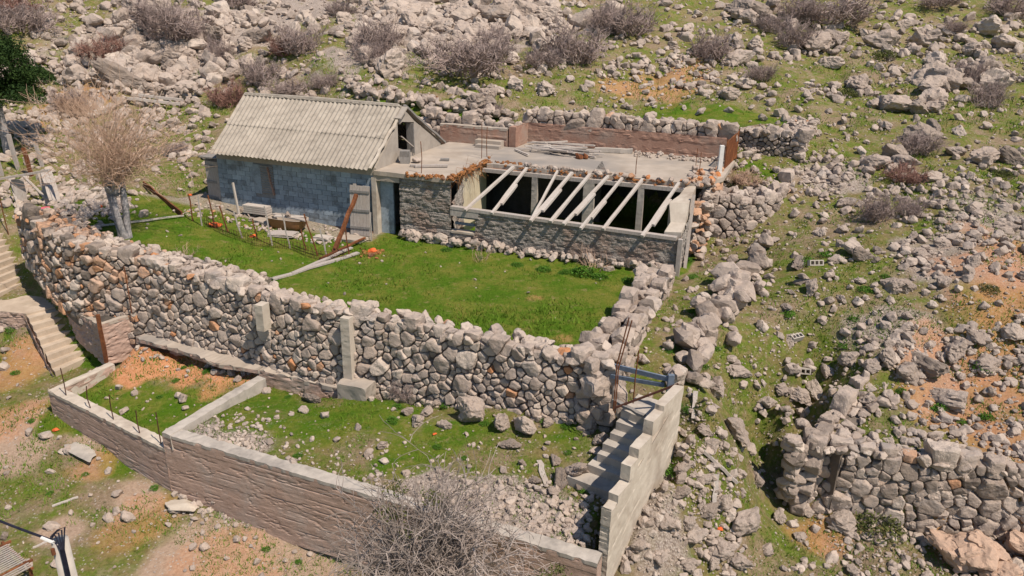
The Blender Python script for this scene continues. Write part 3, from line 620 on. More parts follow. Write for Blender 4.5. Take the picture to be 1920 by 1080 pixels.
# pillars standing in the wall face
def pillar(u, v0, v1, wd, z1, label, foot=None):
    p = at(u, v0, z1); lo, hi = -4, z1
    for _ in range(40):
        m = (lo + hi) / 2
        if proj((p[0], p[1], m))[1] > v1: lo = m
        else: hi = m
    d = unit(WCR[10] - WCR[7]); n = np.array([d[1], -d[0]])
    rt = thing('concrete_pillar', (p[0], p[1], lo), label, 'pillar'); mb = MB(); c = p[:2] + n * .02
    for sgn, a, b in ((n, -wd / 2, wd / 2),): panel(mb, c + d * a + n * .1, c + d * b + n * .1, (lo, lo), (z1, z1), n, seed=int(u), boards=0, crack=0, amp=.015, step=.05)
    mb.box([*(c - d * wd / 2 - n * .2), lo], [*d * wd, 0], [*n * .297, 0], [0, 0, z1 - lo]); mb.build('shaft', M['white_render'], rt)
    if foot:
        mb = MB(); q = p[:2] - d * wd * .6; v, f = ICO[3]; bl = np.clip(v * 1.7, -1, 1) * np.array([foot * .5, .28, .34]); bl *= 1 + (fbm(bl * 4, 4, 8) - .5)[:, None] * .25; cc = q + d * foot * .5 + n * .15; mb.add(bl @ rotz(math.atan2(d[1], d[0])).T + np.array([*cc, lo - .26]), f); mb.build('foot_block', M['slab'], rt)
pillar(489, 570, 618, .24, .32, 'stubby pale concrete pillar in the wall face left of the taller one')
pillar(650, 594, 712, .25, .36, 'tall pale concrete pillar on a wide foot in the middle of the stone wall', .85)

# ------------------------------------------------------------------ long stairs at the left
def flight(root, Lb, Lt, Rb, Rt, n, seed, name='steps'):
    mb = MB(); rg = np.random.default_rng(seed)
    for k in range(n):
        a0, a1 = k / n, (k + 1) / n; z = Lb[2] + (Lt[2] - Lb[2]) * (k + 1) / n + rg.normal(0, .006); a1b = min(1, a1 + .02)
        q = [Lb + (Lt - Lb) * a0, Rb + (Rt - Rb) * a0, Rb + (Rt - Rb) * a1b, Lb + (Lt - Lb) * a1b]
        q = [x + np.array([*rg.normal(0, .012, 2), 0]) for x in q]; lo = [np.array([x[0], x[1], z - .6]) for x in q]
        hi = [np.array([x[0], x[1], z + rg.normal(0, .008)]) for x in q]
        mb.add(lo + hi, np.array([(4, 5, 6, 7), (0, 1, 5, 4), (1, 2, 6, 5), (2, 3, 7, 6), (3, 0, 4, 7)]))
    return mb.build(name, M['sand'], root)
Lb, Rb, Lt, Rt = at(104, 706, -3.05), at(168, 675, -3.0), at(50, 592, -1.8), at(118, 575, -1.8)
ub, ur, ut, utr = at(-45, 580, -1.75), at(72, 527, -1.75), at(-60, 455, -.25), at(34, 425, -.25)
rt = thing('stairs', tuple((Lb + Rb) / 2), 'long worn concrete stairs with a landing climbing the left edge', 'stairs')
flight(rt, Lb, Lt, Rb, Rt, 8, 1, 'lower_flight'); flight(rt, ub, ut, ur, utr, 9, 2, 'upper_flight')
mb = MB(); qs = [ub + (0, 0, .0), Lt, Rt, ur]; qs = [np.array([q[0], q[1], -1.73]) for q in qs]
mb.add([q - np.array([0, 0, 1.]) for q in qs] + qs, np.array([(4, 5, 6, 7), (0, 1, 5, 4), (1, 2, 6, 5), (2, 3, 7, 6), (3, 0, 4, 7)])); mb.build('landing', M['sand'], rt)
mb = MB(); d = unit(Lt - Lb); n = np.array([-d[1], d[0]]); sgn = 1 if n @ (Lb - Rb)[:2] > 0 else -1
for k, (p, q) in enumerate(((Lb, Lt), (Lt, ub))):
    dd = unit(q - p); nn = np.array([-dd[1], dd[0]]); nn = nn * (1 if nn @ (Lb - Rb)[:2] > 0 else -1)
    panel(mb, q[:2] + nn * .05, p[:2] + nn * .05, (q[2] - 1.2, p[2] - .6), (q[2] + .02, p[2] + .08), nn, seed=50 + k, boards=0, amp=.06)
mb.build('side_face', M['board_concrete'], rt)
# planter at the foot of the stained wall
pc = at(197, 672, -2.3); zt = vtop(197, 609, pc); pl0 = at(118, 573, -1.55); pl2 = at(256, 590, zt + .05)
rt = thing('planter_bed', tuple(pc), 'raised concrete planter full of green weeds beside the stairs', 'planter'); mb = MB(); mc = MB()
for p, q, za, zb_, k in ((pl0, pc, -1.5, zt, 1), (pc, pl2, zt, zt + .1, 2)):
    d = unit(q - p); out = np.array([d[1], -d[0]]); panel(mb, p, q, (-2.5, -2.6), (za - .02, zb_ - .02), out, seed=60 + k, boards=0, amp=.04, lump=.02)
    cap_strip(mc, p, q, za, zb_, .2, -out, seed=61 + k, rag=.05)
mb.build('wall_face', M['board_concrete'], rt); mc.build('capping', M['slab'], rt)
mb = MB(); qq = [np.array([x[0], x[1], z]) for x, z in ((pl0, -1.62), (pc, zt - .12), (pl2, zt - .05), (at(215, 560, -1.0), -1.05), (at(140, 545, -1.2), -1.3))]
mb.add(qq, [(0, 1, 2, 3, 4)]); mb.build('soil', M['floor_dirt'], rt)

# ------------------------------------------------------------------ right side stairs and whitewashed wall
N0, N1 = at(1128, 955, -.9), at(1262, 728, .28); NE = unit(N1 - N0); NN = np.array([NE[1], -NE[0]]); NL = np.linalg.norm((N1 - N0)[:2])
def onN(u, v):
    d = rays(u, v); o = np.array([0, 0, HC]); n = np.array([NN[0], NN[1], 0]); k = ((N0 - o) @ n) / (d @ n); p = o + d * k; return float((p - N0)[:2] @ NE), float(p[2])
rt = thing('stair_wall', (*N0[:2], -2.6), 'thick whitewashed wall with stepped block top beside the concrete steps', 'wall')
tops = [onN(*q) for q in ((1123, 958), (1142, 922), (1165, 868), (1181, 836), (1208, 785), (1229, 756))]
ss = [0] + [t[0] for t in tops[1:]] + [NL + .05]; zz = [t[1] for t in tops]
ss = [s if i == 0 else max(s, ss[0] + i * .2) for i, s in enumerate(ss)]
mw, mt_ = MB(), MB(); rg = np.random.default_rng(4)
TW = .2; q0 = N0[:2]; q1 = N0[:2] + NE * ss[-1]; zsl = np.polyfit(ss[:6], np.array(zz) - .14, 1); f_ = lambda x: min(float(np.polyval(zsl, x)), zz[5] - .12)
for sg, of in ((1, TW), (-1, 0.)):
    A_, B_ = (q0, q1) if sg > 0 else (q1, q0); panel(mw, A_ + NN * of, B_ + NN * of, (-3.3, -2.2) if sg > 0 else (-2.2, -3.3), (f_(0), f_(ss[-1])) if sg > 0 else (f_(ss[-1]), f_(0)), NN * sg, seed=70 + sg, boards=0, crack=.012, amp=.007)
panel(mw, q0, q0 + NN * TW, (-3.3, -3.3), (f_(0) + .1, f_(0) + .1), -NE, seed=74, boards=0, amp=.03)
c0, c1 = q0 + NN * .012 + NE * .01, q0 + NN * .012 + NE * (ss[-1] - .01); tw = NN * (TW - .024)
mw.add([[*c0, -3.3], [*c1, -3.3], [*(c1 + tw), -3.3], [*(c0 + tw), -3.3], [*c0, f_(0)], [*c1, f_(ss[-1])], [*(c1 + tw), f_(ss[-1])], [*(c0 + tw), f_(0)]], np.array([(0, 3, 2, 1), (4, 5, 6, 7), (0, 1, 5, 4), (1, 2, 6, 5), (2, 3, 7, 6), (3, 0, 4, 7)]))
for i in range(6):
    a, b = ss[i], ss[i + 1]; z = zz[i]; v, f = ICO[3]; hb = .17
    bl = np.clip(v * 1.9, -1, 1) * np.array([(b - a) / 2 * 1.05, TW / 2 * 1.02, hb]); bl *= 1 + (fbm(bl * 5 + i * 9, 3, 8) - .5)[:, None] * .14
    c = q0 + NE * (a + b) / 2 + NN * TW / 2; ang = math.atan2(NE[1], NE[0]); mt_.add(bl @ rotz(ang).T + np.array([*c, z - hb]), f)
mw.build('wall_body', M['white_render'], rt); mt_.build('top_blocks', M['white_render'], rt)
rt = thing('steps', tuple(at(1110, 890, -1.5)), 'short flight of concrete steps half in the shadow of the whitewashed wall', 'stairs'); mb = MB()
pxs = [(1072, 884), (1110, 862), (1128, 843), (1138, 824), (1152, 803), (1163, 783), (1172, 762)]; zs = [-1.52 + .185 * k for k in range(7)]
for k, ((u, v), z) in enumerate(zip(pxs, zs)):
    p = at(u, v, z); s = (p - N0)[:2] @ NE; wdt = -((p - N0)[:2] @ NN); wdt = max(wdt, .5)
    mb.box([*(N0[:2] + NE * (s - .2) - NN * wdt), z - .55 + rg.normal(0, .008)], [*NE * (.50 if k < 6 else .9), 0], [*NN * wdt, 0], [0, 0, .55])
mb.build('step_blocks', M['concrete'], rt)

# ------------------------------------------------------------------ concrete walls behind the slab
def tz_wall(name, pts, z0, z1, label, material='red_concrete', capm=None, seed=1, thick=.3):
    rt = thing(name, tuple(L(*pts[0], z0)), label, 'concrete wall'); mb = MB(); mc = MB()
    for k, (p, q) in enumerate(zip(pts, pts[1:])):
        P, Q = L(*p), L(*q); d = unit(Q - P); out = np.array([d[1], -d[0]]); panel(mb, P, Q, (z0, z0), (z1, z1), out, seed=seed + k, amp=.03, boards=.3)
        mb.box([*P[:2], z0], [*(Q - P)[:2], 0], [*(-out * thick), 0], [0, 0, z1 - z0 - .04])
        if capm: cap_strip(mc, P, Q, z1 + .03, z1 + .03, thick, -out, seed=seed + k)
    mb.build('wall_face', M[material], rt)
    if capm: mc.build('capping', M[capm], rt)
    return rt
tz_wall('retaining_wall', [(2.95, 6.1), (3.05, 7.3), (10.95, 7.3)], 2.2, 3.12, 'cracked reddish concrete wall behind the roof slab, stones piled along its top', seed=80)
tz_wall('retaining_wall', [(-.3, 6.0), (1.35, 6.0), (2.6, 6.05)], 2.2, 2.98, 'shorter brownish concrete wall with a pale patched end behind the gable', capm='slab', seed=85)
rt = thing('steps', tuple(L(1.4, 5.6, 2.3)), 'two low broken steps against the wall beside the gable', 'stairs'); mb = MB()
mb.bx(1.4, 2.5, 5.62, 5.98, 2.302, 2.55); mb.bx(1.55, 2.55, 5.3, 5.618, 2.302, 2.42); mb.build('step_blocks', M['slab'], rt)
mb = MB(); bp = np.array([L(3.0, 7.36)[:2], L(5, 7.4)[:2], L(8, 7.4)[:2], L(11.0, 7.4)[:2]])
dry_wall(mb, bp, [3.24] * 4, [3.52, 3.55, 3.5, 3.5], cell=.36, thick=.8, rng=np.random.default_rng(13), batter=.05, crest_size=(.25, .55))
mb.build('dry_stone_wall', M['stone'], label='rows of large pale stones stacked along the top of the reddish wall', cat='stone wall')
mb = MB(); bp = np.array([L(-1.2, 6.5)[:2], L(.3, 6.4)[:2], L(1.5, 6.4)[:2], L(2.9, 6.6)[:2]])
dry_wall(mb, bp, [2.7] * 4, [3.25, 3.2, 3.05, 3.1], cell=.3, thick=.5, rng=np.random.default_rng(14), batter=.05, crest_size=(.2, .45))
mb.build('dry_stone_wall', M['stone'], label='small run of loose stones just behind the gable end', cat='stone wall')

# ------------------------------------------------------------------ block house with corrugated roof
house = thing('block_house', tuple(L(-3.3, 0, .1)), 'long house of grey blocks under a pale corrugated roof', 'house')
mb = MB(); rg = np.random.default_rng(21); HS = -6.55
mm = MB(); mm.bx(HS, 0.06, .012, .2, -.2, 2.12)
op = (-4.95, -4.1, 1.0, 2.05)
for r in range(11):
    z = .12 + r * .182; s = HS - (.2 if r % 2 else 0)
    while s < .05:
        a, b = max(s, HS), min(s + .395, .06); s += .405
        if b - a < .04: continue
        if b > op[0] and a < op[1] and z + .17 > op[2] and z < op[3]:
            if a < op[0]: b = op[0]
            elif b > op[1]: a = op[1]
            else: continue
            if b - a < .03: continue
        o = rg.normal(0, .004); mb.bx(a + .004, b - .004, -.004 + o, .011, z, z + .174, tint=np.clip(rg.normal(.6, .25), 0, 1))
mb.build('wall', M['block'], house); mm.build('mortar_backing', M['mortar'], house)
mb = MB(); panel(mb, L(HS, -.03), L(.06, -.03), (2.12, 2.12), (2.42, 2.42), -E2, boards=0, seed=3, amp=.01); mb.bx(HS, .06, -.02, .2, 2.122, 2.42); mb.build('lintel_beam', M['gable'], house)
mb = MB(); panel(mb, L(HS, -.05), L(.06, -.05), (-.2, -.2), (.12, .12), -E2, boards=0, seed=4, amp=.03, crack=0); mb.build('foundation', M['red_concrete'], house)
wn = mb = MB(); S_ = np.linspace(op[0] + .3, op[1], 90); wv = -.012 + .012 * np.cos(np.linspace(op[2], op[3], 60) / .09 * 6.283)
P = np.array([[L(s, -.004 + wv[j], z) for j, z in enumerate(np.linspace(op[2], op[3], 60))] for s in S_[::8]]); mb.grid(P); win = mb.build('boarded_window', M['mortar'], house)
mb = MB(); mb.bx(op[0] - .02, op[0] + .30, -.02, .02, op[2] - .02, op[3] + .02); mb.build('window_patch', M['block'], win)
mb = MB(); mb.bar(L(-4.3, -.03, 2.0), L(-4.1, -.04, 1.0), .13, .03, jitter=.01, n=4); mb.build('rusty_strip', M['red_concrete'], win)
def tz_prism(mb, poly, s0, s1, tint=.5):
    n = len(poly); v = [L(s0, t, z) for t, z in poly] + [L(s1, t, z) for t, z in poly]
    f = [tuple(range(n))[::-1], tuple(range(n, 2 * n))] + [(i, (i + 1) % n, n + (i + 1) % n, n + i) for i in range(n)]; mb.add(v, f, tint)
gw = MB(); AP, AZ = 2.15, 4.10
tz_prism(gw, [(0, 2.0), (1.65, 2.0), (1.65, 3.62), (1.69, 3.70), (0, 2.38)], -.1, .1)
tz_prism(gw, [(2.92, 2.0), (5.2, 2.0), (5.2, 2.38), (2.92, 3.58)], -.1, .1)
tz_prism(gw, [(1.69, 3.70), (1.8, 3.6), (2.0, 3.66), (2.5, 3.58), (2.92, 3.52), (2.92, 3.58), (AP, AZ)], -.1, .1)
gw.bx(-.1, .06, .21, 5.2, -.2, 1.998); tz_prism(gw, [(.03, 0), (5.2, 0), (5.2, 2.38), (AP, AZ), (.03, 2.38)], HS, HS + .2); gw.bx(HS + .2, -.1, 5.0, 5.2, -.1, 2.36)
tz_prism(gw, [(1.60, 2.0), (2.95, 2.0), (2.95, 2.36), (1.60, 2.8)], -.07, .07)
gwo = gw.build('gable_wall', M['gable'], house)
mb = MB(); mb.bar(L(.03, 2.78, 2.4), L(.03, 2.72, 3.5), .3, .04); mb.build('loft_door', M['dark_wood'], house)
mb = MB(); mb.bar(L(-.06, 2.2, 3.1), L(.13, 2.75, 2.65), .06, .03)
mb.build('loose_board', M['wood'], house)
def corrugated(mb, S0, S1, e, zE, t1, z1, rows, rg, period=.176, amp=.026, dirsign=1, skew=0):
    """sheets from eave (t=e, z=zE) to (t1, z1)"""
    SL = np.array([t1 - e, z1 - zE]); ln = np.linalg.norm(SL); SLn = SL / ln; nrm = np.array([-SLn[1], SLn[0]]) * dirsign
    wd = 5.5 * period; ns = int(math.ceil((S1 - S0) / wd))
    for r in range(rows):
        a0, a1 = r / rows - (.03 if r else 0), (r + 1) / rows + .0
        for k in range(ns):
            s0, s1 = S0 + k * wd - (.03 if k else 0), min(S0 + (k + 1) * wd, S1); m = max(8, int((s1 - s0) / period * 8)); s = np.linspace(s0, s1, m)
            off = .020 * r + .004 * (k % 2) + rg.normal(0, .003); sh = rg.normal(0, .012); tl = rg.normal(0, .004); tint = np.clip(rg.normal(.65, .22), 0, 1)
            a = np.linspace(a0, a1, 5) + sh / ln * (1 if r == 0 else 0)
            P = np.empty((m, 5, 3))
            for j, x in enumerate(a):
                h = amp * np.cos((s - S0) / period * 6.283) + off + tl * (s - s0) + .006 * math.sin(x * 9 + k)
                t = e + SL[0] * x; z = zE + SL[1] * x
                for i in range(m): P[i, j] = L(S1 - (S1 - s[i]) * (1 - skew * x / (S1 - S0)), t + nrm[0] * h[i], z + nrm[1] * h[i])
            mb.grid(P, tint)
rg = np.random.default_rng(33); mb = MB(); corrugated(mb, -6.42, .06, -.47, 2.40, AP, AZ + .10, 2, rg, skew=-.28); ro = mb.build('roof', M['roof'], house, smooth=True)
mb = MB(); corrugated(mb, -6.5, .06, 5.5, 2.32, AP, AZ + .10, 2, rg, dirsign=-1, skew=-.2); mb.build('roof', M['roof'], house, smooth=True)
mb = MB()
for k in range(36):
    s = -6.7 + k * .187; mb.tube([L(s, AP - .10, AZ + .075 + rg.normal(0, .012)), L(s + .17, AP - .10 + rg.normal(0, .012), AZ + .085)], [.035, .03], 6)
mb.tube([L(-6.7, AP + .01, AZ + .09), L(-3.5, AP + .01, AZ + .115), L(-.1, AP + .01, AZ + .09)], .075, 8); mb.build('ridge_cap', M['roof'], house)
mb = MB(); mb.bar(L(.11, -.40, 2.44), L(.10, 1.62, 3.78), .10, .05, jitter=.018, n=14); mb.build('verge_mortar', M['white_render'], house)
mb = MB(); mb.bar(L(.14, AP, AZ + .12), L(.14, 5.5, 2.36), .10, .07, jitter=.012, n=8); mb.build('verge_board', M['dark_wood'], house)
mb = MB(); mb.bar(L(.12, AP - .55, AZ - .28), L(.12, AP, AZ + .06), .28, .05); mb.build('verge_mortar', M['gable'], house)
# lean-to at the left end
shed = thing('wooden_shed', tuple(L(-7.2, .1, .3)), 'small grey lean-to with a plank door at the left end of the house', 'shed')
mb = MB(); mb.bx(-7.35, -6.58, .25, 1.6, .1, 1.98); mb.build('wall', M['dark_wood'], shed)
mb = MB(); mb.box(L(-7.45, .08, 2.05), E1 * .92, E2 * 1.7 + EZ * .12, EZ * .05); mb.build('roof', M['dark_wood'], shed)
mb = MB()
for k in range(5): mb.box(L(-7.3 + k * .125, .2 - .012 * k, .25), E1 * .118, E2 * .03, EZ * 1.68)
dr = mb.build('door', M['wood'], shed); mb = MB()
for z in (.5, 1.1, 1.7): mb = MB(); mb.box(L(-7.3, .155, z), E1 * .62, E2 * .03, EZ * .09); mb.build('door_batten', M['dark_wood'], dr)

# ------------------------------------------------------------------ ruined annex with open rafters
ruin = thing('ruined_annex', tuple(L(6, 0, 0)), 'roofless stone and concrete annex with bare white rafters over a dark room', 'ruin')
mb = MB(); zr = lambda s: 1.30 - (s - 2.9) * .02
panel(mb, L(1.0, -.03), L(2.9, -.03), (-.4, -.4), (2.14, 2.14), -E2, seed=90, boards=.19, amp=.022, lump=.03, crack=.02, step=.04)
panel(mb, L(2.9, -.03), L(10.45, -.03), (-.5, -.7), (zr(2.9), zr(10.4)), -E2, seed=91, boards=0, amp=.028, lump=.03, crack=.02, hole=[(-.1, .88, .5, 1.1)], step=.04)
mb.bx(1.0, 2.75, .05, .35, -.3, 2.13)
mb.bx(2.75, 2.898, .05, .3, -.3, .5); mb.bx(2.9, 3.78, .05, .3, -.3, .5); mb.bx(3.78, 10.4, .05, .3, -.5, 1.13)
panel(mb, L(1.0, .3), L(1.0, -.03), (0, 0), (2.14, 2.14), -E1, seed=95, boards=0, amp=.04)
panel(mb, L(10.45, -.03), L(10.55, .8), (-.6, -.5), (1.15, 1.35), E1, seed=92, boards=0, amp=.04, lump=.04)
mb.build('front_wall', M['dark_render'], ruin)
mb = MB(); mb.bx(.12, .62, .22, .30, .0, 2.0, tint=.7); mb.build('door_side_wall', M['block'], ruin)
mb = MB(); mb.bx(-.06, .115, -.06, .25, -.15, 2.05); mb.build('door_jamb', M['white_render'], ruin)
mb = MB(); panel(mb, L(.0, -.04), L(1.0, -.04), (1.96, 1.96), (2.16, 2.16), -E2, seed=93, boards=0, amp=.03); mb.bx(0.07, 1., .0, .3, 1.96, 2.13); mb.build('door_lintel', M['slab'], ruin)
mb = MB(); mb.bx(2.93, 3.76, -.07, .25, .46, .53); mb.build('window_sill', M['white_render'], ruin)
mb = MB(); mb.box(L(2.9, -.07, 1.27), E1 * 7.5 + EZ * -.14, E2 * .2, EZ * .1); mb.box(L(2.9, -.06, 1.05), E1 * 1.0, E2 * .1, EZ * .20); mb.build('wall_plate', M['wood'], ruin)
mb = MB()
for s, z in ((3.0, .72), (3.05, .95)): mb.box(L(s, .1, z), E1 * .72, E2 * .04, EZ * .09)
mb.build('window_board', M['blue_paint'], ruin)
# slab
mb = MB(); rg = np.random.default_rng(41)
def slab_poly(pts, z0, z1):
    n = len(pts); v = [L(s, t, z0) for s, t in pts] + [L(s, t, z1) for s, t in pts]
    mb.add(v, [tuple(range(n))[::-1], tuple(range(n, 2 * n))] + [(i, (i + 1) % n, n + (i + 1) % n, n + i) for i in range(n)])
edge = [(x, 2.72 + rg.normal(0, .035)) for x in np.arange(3.1, 10.5, .22)]; edgeL = [(2.88 + rg.normal(0, .03), t) for t in np.arange(.1, 2.7, .2)]
slab_poly([(.05, -.07)] + [(x, -.08 + rg.normal(0, .02)) for x in np.arange(.3, 2.8, .25)] + [(2.86, -.05)] + edgeL + [(2.95, 3.2)] + edge + [(10.75, 2.8), (11.25, 4.2), (11.35, 7.28), (3.08, 7.28), (2.98, 6.0), (.12, 5.98)], 2.15, 2.3)
mb.build('roof_slab', M['slab'], ruin)
mb = MB(); mb.bx(2.6, 2.84, 1.15, 3.3, -.1, 2.148); mb.build('inner_wall', M['cream'], ruin)
mb = MB(); panel(mb, L(2.845, .3), L(2.845, 1.15), (0, 0), (1.4, 2.1), E1, seed=94, boards=0, amp=.05, lump=.05); mb.build('broken_inner_wall', M['dark_render'], ruin)
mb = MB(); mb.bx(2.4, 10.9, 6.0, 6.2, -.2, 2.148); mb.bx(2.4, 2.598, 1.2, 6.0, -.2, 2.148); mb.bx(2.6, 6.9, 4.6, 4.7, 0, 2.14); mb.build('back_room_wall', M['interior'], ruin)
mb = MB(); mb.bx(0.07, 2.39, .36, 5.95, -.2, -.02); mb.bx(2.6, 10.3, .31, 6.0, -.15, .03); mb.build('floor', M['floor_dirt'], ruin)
mb = MB(); mb.box(L(3.0, 2.5, 2.02), E1 * 7.2, E2 * .16, EZ * .13); mb.build('back_beam', M['wood'], ruin)
mb = MB(); mb.bx(3.0, 10.3, 2.67, 2.9, 1.98, 2.148); mb.build('lintel_beam', M['rust_orange'], ruin)
for s, wd in ((4.98, .2), (6.95, .38), (8.75, .2)):
    mb = MB(); panel(mb, L(s - wd / 2, 2.5), L(s + wd / 2, 2.5), (0, 0), (2.02, 2.02), -E2, seed=int(s * 10), boards=0, amp=.012, crack=0); mb.bx(s - wd / 2, s + wd / 2, 2.503, 2.66, .0, 2.02)
    p = mb.build('post', M['concrete'], ruin)
for sb, st, zb_, wd, sis in ((3.55, 4.12, 1.41, .12, 0), (4.45, 4.62, 1.40, .11, 1), (5.8, 5.75, 1.36, .09, 0), (5.85, 6.28, 1.36, .13, 1), (6.47, 6.92, 1.35, .13, 0), (6.93, 7.55, 1.34, .12, 1), (7.53, 8.06, 1.33, .10, 1), (8.2, 8.74, 1.32, .12, 0), (9.44, 9.95, 1.29, .13, 1)):
    mb = MB(); z0 = zb_ - .04; ov = RNG.uniform(.2, .34); D0 = L(st, 2.68, 2.28) - L(sb, .02, z0 + .04); F0 = L(sb, .02, z0 + .04) - D0 / 2.66 * ov; mb.bar(F0, L(st, 2.68, 2.28), wd * .82, .08, jitter=.0035, n=5)
    if sis:
        k = RNG.uniform(.42, .6); a = F0; b = L(st, 2.68, 2.28); mb.bar(a + (b - a) * .2 + E1 * wd * .8, a + (b - a) * (k + .1) + E1 * wd * .8, wd * .7, .08, jitter=.006, n=3)
    mb.build('rafter', M['pale_wood'], ruin)
# right wall of the ruin
mb = MB(); pr = [(9.98, .25, 1.28), (10.05, .9, 1.42), (9.9, 1.3, 1.95), (10.1, 2.0, 2.05), (10.2, 2.75, 2.2)]
for (s0, t0, z0), (s1, t1, z1) in zip(pr, pr[1:]):
    A = [L(s0, t0, -.3), L(10.52, t0, -.3), L(10.55, t1, -.3), L(s1, t1, -.3)]; Bq = [L(s0, t0, z0), L(10.50, t0, z0 + .04), L(10.52, t1, z1 + .04), L(s1, t1, z1)]
    mb.add(A + Bq, np.array([(4, 5, 6, 7), (0, 1, 5, 4), (1, 2, 6, 5), (2, 3, 7, 6), (3, 0, 4, 7)]))
mb.build('side_wall', M['white_render'], ruin)
mb = MB(); panel(mb, L(10.55, .8), L(10.7, 3.2), (-.5, -.2), (1.4, 2.1), E1, seed=97, boards=0, amp=.05, lump=.05); panel(mb, L(10.7, 3.2), L(11.1, 5.8), (-.2, .6), (2.1, 2.15), E1, seed=98, boards=0, amp=.06, lump=.08); mb.build('side_face', M['dark_render'], ruin)
mb = MB(); mb.bx(10.47, 10.60, -.14, .0, -.4, 1.2); mb.bar(L(10.66, .75, 0), L(10.6, 1.6, 2.2), .1, .1); mb.build('door_frame', M['wood'], ruin)
mb = MB(); rg = np.random.default_rng(44); pts = []; 
for k in range(70): pts.append(L(rg.uniform(10.15, 11.05), rg.uniform(2.4, 5.3), 2.25 + rg.uniform(-.05, .12)))
scatter(mb, pts, rg.uniform(.12, .34, 70), 2, rg, tint=lambda r: r.choice([.45, .6, .94, .99], p=[.25, .2, .3, .25]))
pts = [L(rg.uniform(10.62, 11.1), rg.uniform(1.5, 4.6), 0) for _ in range(90)]; pts = [p + EZ * (gz(*p[:2]) + rg.uniform(0, 1.9)) for p in pts]
scatter(mb, pts, rg.uniform(.2, .45, 90), 2, rg, tint=lambda r: r.choice([.45, .6, .94, .8], p=[.25, .25, .35, .15])); mb.build('collapsed_rubble', M['stone'], ruin, kind='stuff')
# rusty broken slab edge
mb = MB(); pts = [L(rg.uniform(1.2, 2.95), -.05 + rg.normal(0, .05), 2.27 + rg.normal(0, .03)) for _ in range(60)] + [L(2.9 + rg.normal(0, .05), rg.uniform(0, 3.2), 2.25 + rg.normal(0, .04)) for _ in range(110)] + [L(rg.uniform(2.9, 4.3), 3.0 + rg.normal(0, .12), 2.28 + rg.normal(0, .04)) for _ in range(40)]
scatter(mb, pts, rg.uniform(.06, .18, len(pts)), 1, rg)
P0 = np.array([L(2.9 + rg.normal(0, .05), rg.uniform(0, 3), 2.25) for _ in range(160)]); Q0 = P0 + rg.normal(0, .22, P0.shape) - np.array([0, 0, .12]); mb.segs(P0, Q0, np.full(160, .007), np.full(160, .004))
pts = [L(rg.uniform(4.3, 10.3), 2.7 + rg.normal(0, .06), 2.24 + rg.normal(0, .04)) for _ in range(90)]; scatter(mb, pts, rg.uniform(.05, .15, 90), 1, rg)
mb.build('rusted_edge', M['rust_orange'], ruin, kind='stuff')
for k in range(56):
    q = L(rg.uniform(4.2, 7.6), 2.82 + rg.normal(0, .05), 2.31) if k < 36 else L(rg.uniform(7.6, 10.2), 2.8 + rg.normal(0, .08), 2.31)
    mb = MB(); scatter(mb, [q], [rg.uniform(.1, .24)], 2, rg, tint=None if k < 36 else (lambda r: r.choice([.5, .95, .99]))); mb.build('edge_stone', M['stone'], ruin)
mb = MB(); pts = []
for _ in range(120):
    s = rg.uniform(1.0, 10.4); p = L(s, -.18 + rg.normal(0, .1), 0); pts.append(np.array([p[0], p[1], gz(p[0], p[1]) + rg.uniform(-.02, .22)]))
scatter(mb, pts, rg.uniform(.14, .36, 120), 2, rg, tint=lambda r: np.clip(r.normal(.66, .12), 0, .9)); mb.build('footing_stones', M['stone'], ruin, kind='stuff')

# ------------------------------------------------------------------ boulders
rg = np.random.default_rng(55)
BM = []
for k in range(20):
    r2 = np.random.default_rng(300 + k); v, f = rock(r2, 3, k=26, planes=int(9 + k % 8), squash=(1, .85, .72))
    v = v * (1 + (np.abs(fbm(v * np.array([2.4, 2.4, 3.6]) + k * 3.1, 5, 40 + k) - .5) * -.95 + .12)[:, None]); v[:, 2] += .1
    mb = MB(); mb.add(v, f, float(np.clip(r2.normal(.55, .13), .2, .85))); BM.append(mb.mesh('boulder', M['stone'], smooth=False))
def boulder(p, wdt, label, group, asp=(1, 1, 1), var=None, tilt=.3, cat='boulder', yaw=None, sink=.12):
    o = D.objects.new('boulder', BM[int(rg.integers(20)) if var is None else var]); COL.objects.link(o)
    o.location = (p[0], p[1], p[2] + wdt * .5 * asp[2] * (.75 - 2 * sink)); s = wdt / 2 * 1.15
    o.scale = (s * asp[0] * rg.uniform(.9, 1.12), s * asp[1] * rg.uniform(.9, 1.12), s * asp[2] * rg.uniform(.9, 1.12))
    o.rotation_euler = (rg.normal(0, tilt), rg.normal(0, tilt), rg.uniform(0, 6.28) if yaw is None else yaw)
    tag(o, label, cat, group); return o
def rng_at(p): return math.sqrt(p[0] ** 2 + p[1] ** 2 + (p[2] - HC) ** 2)
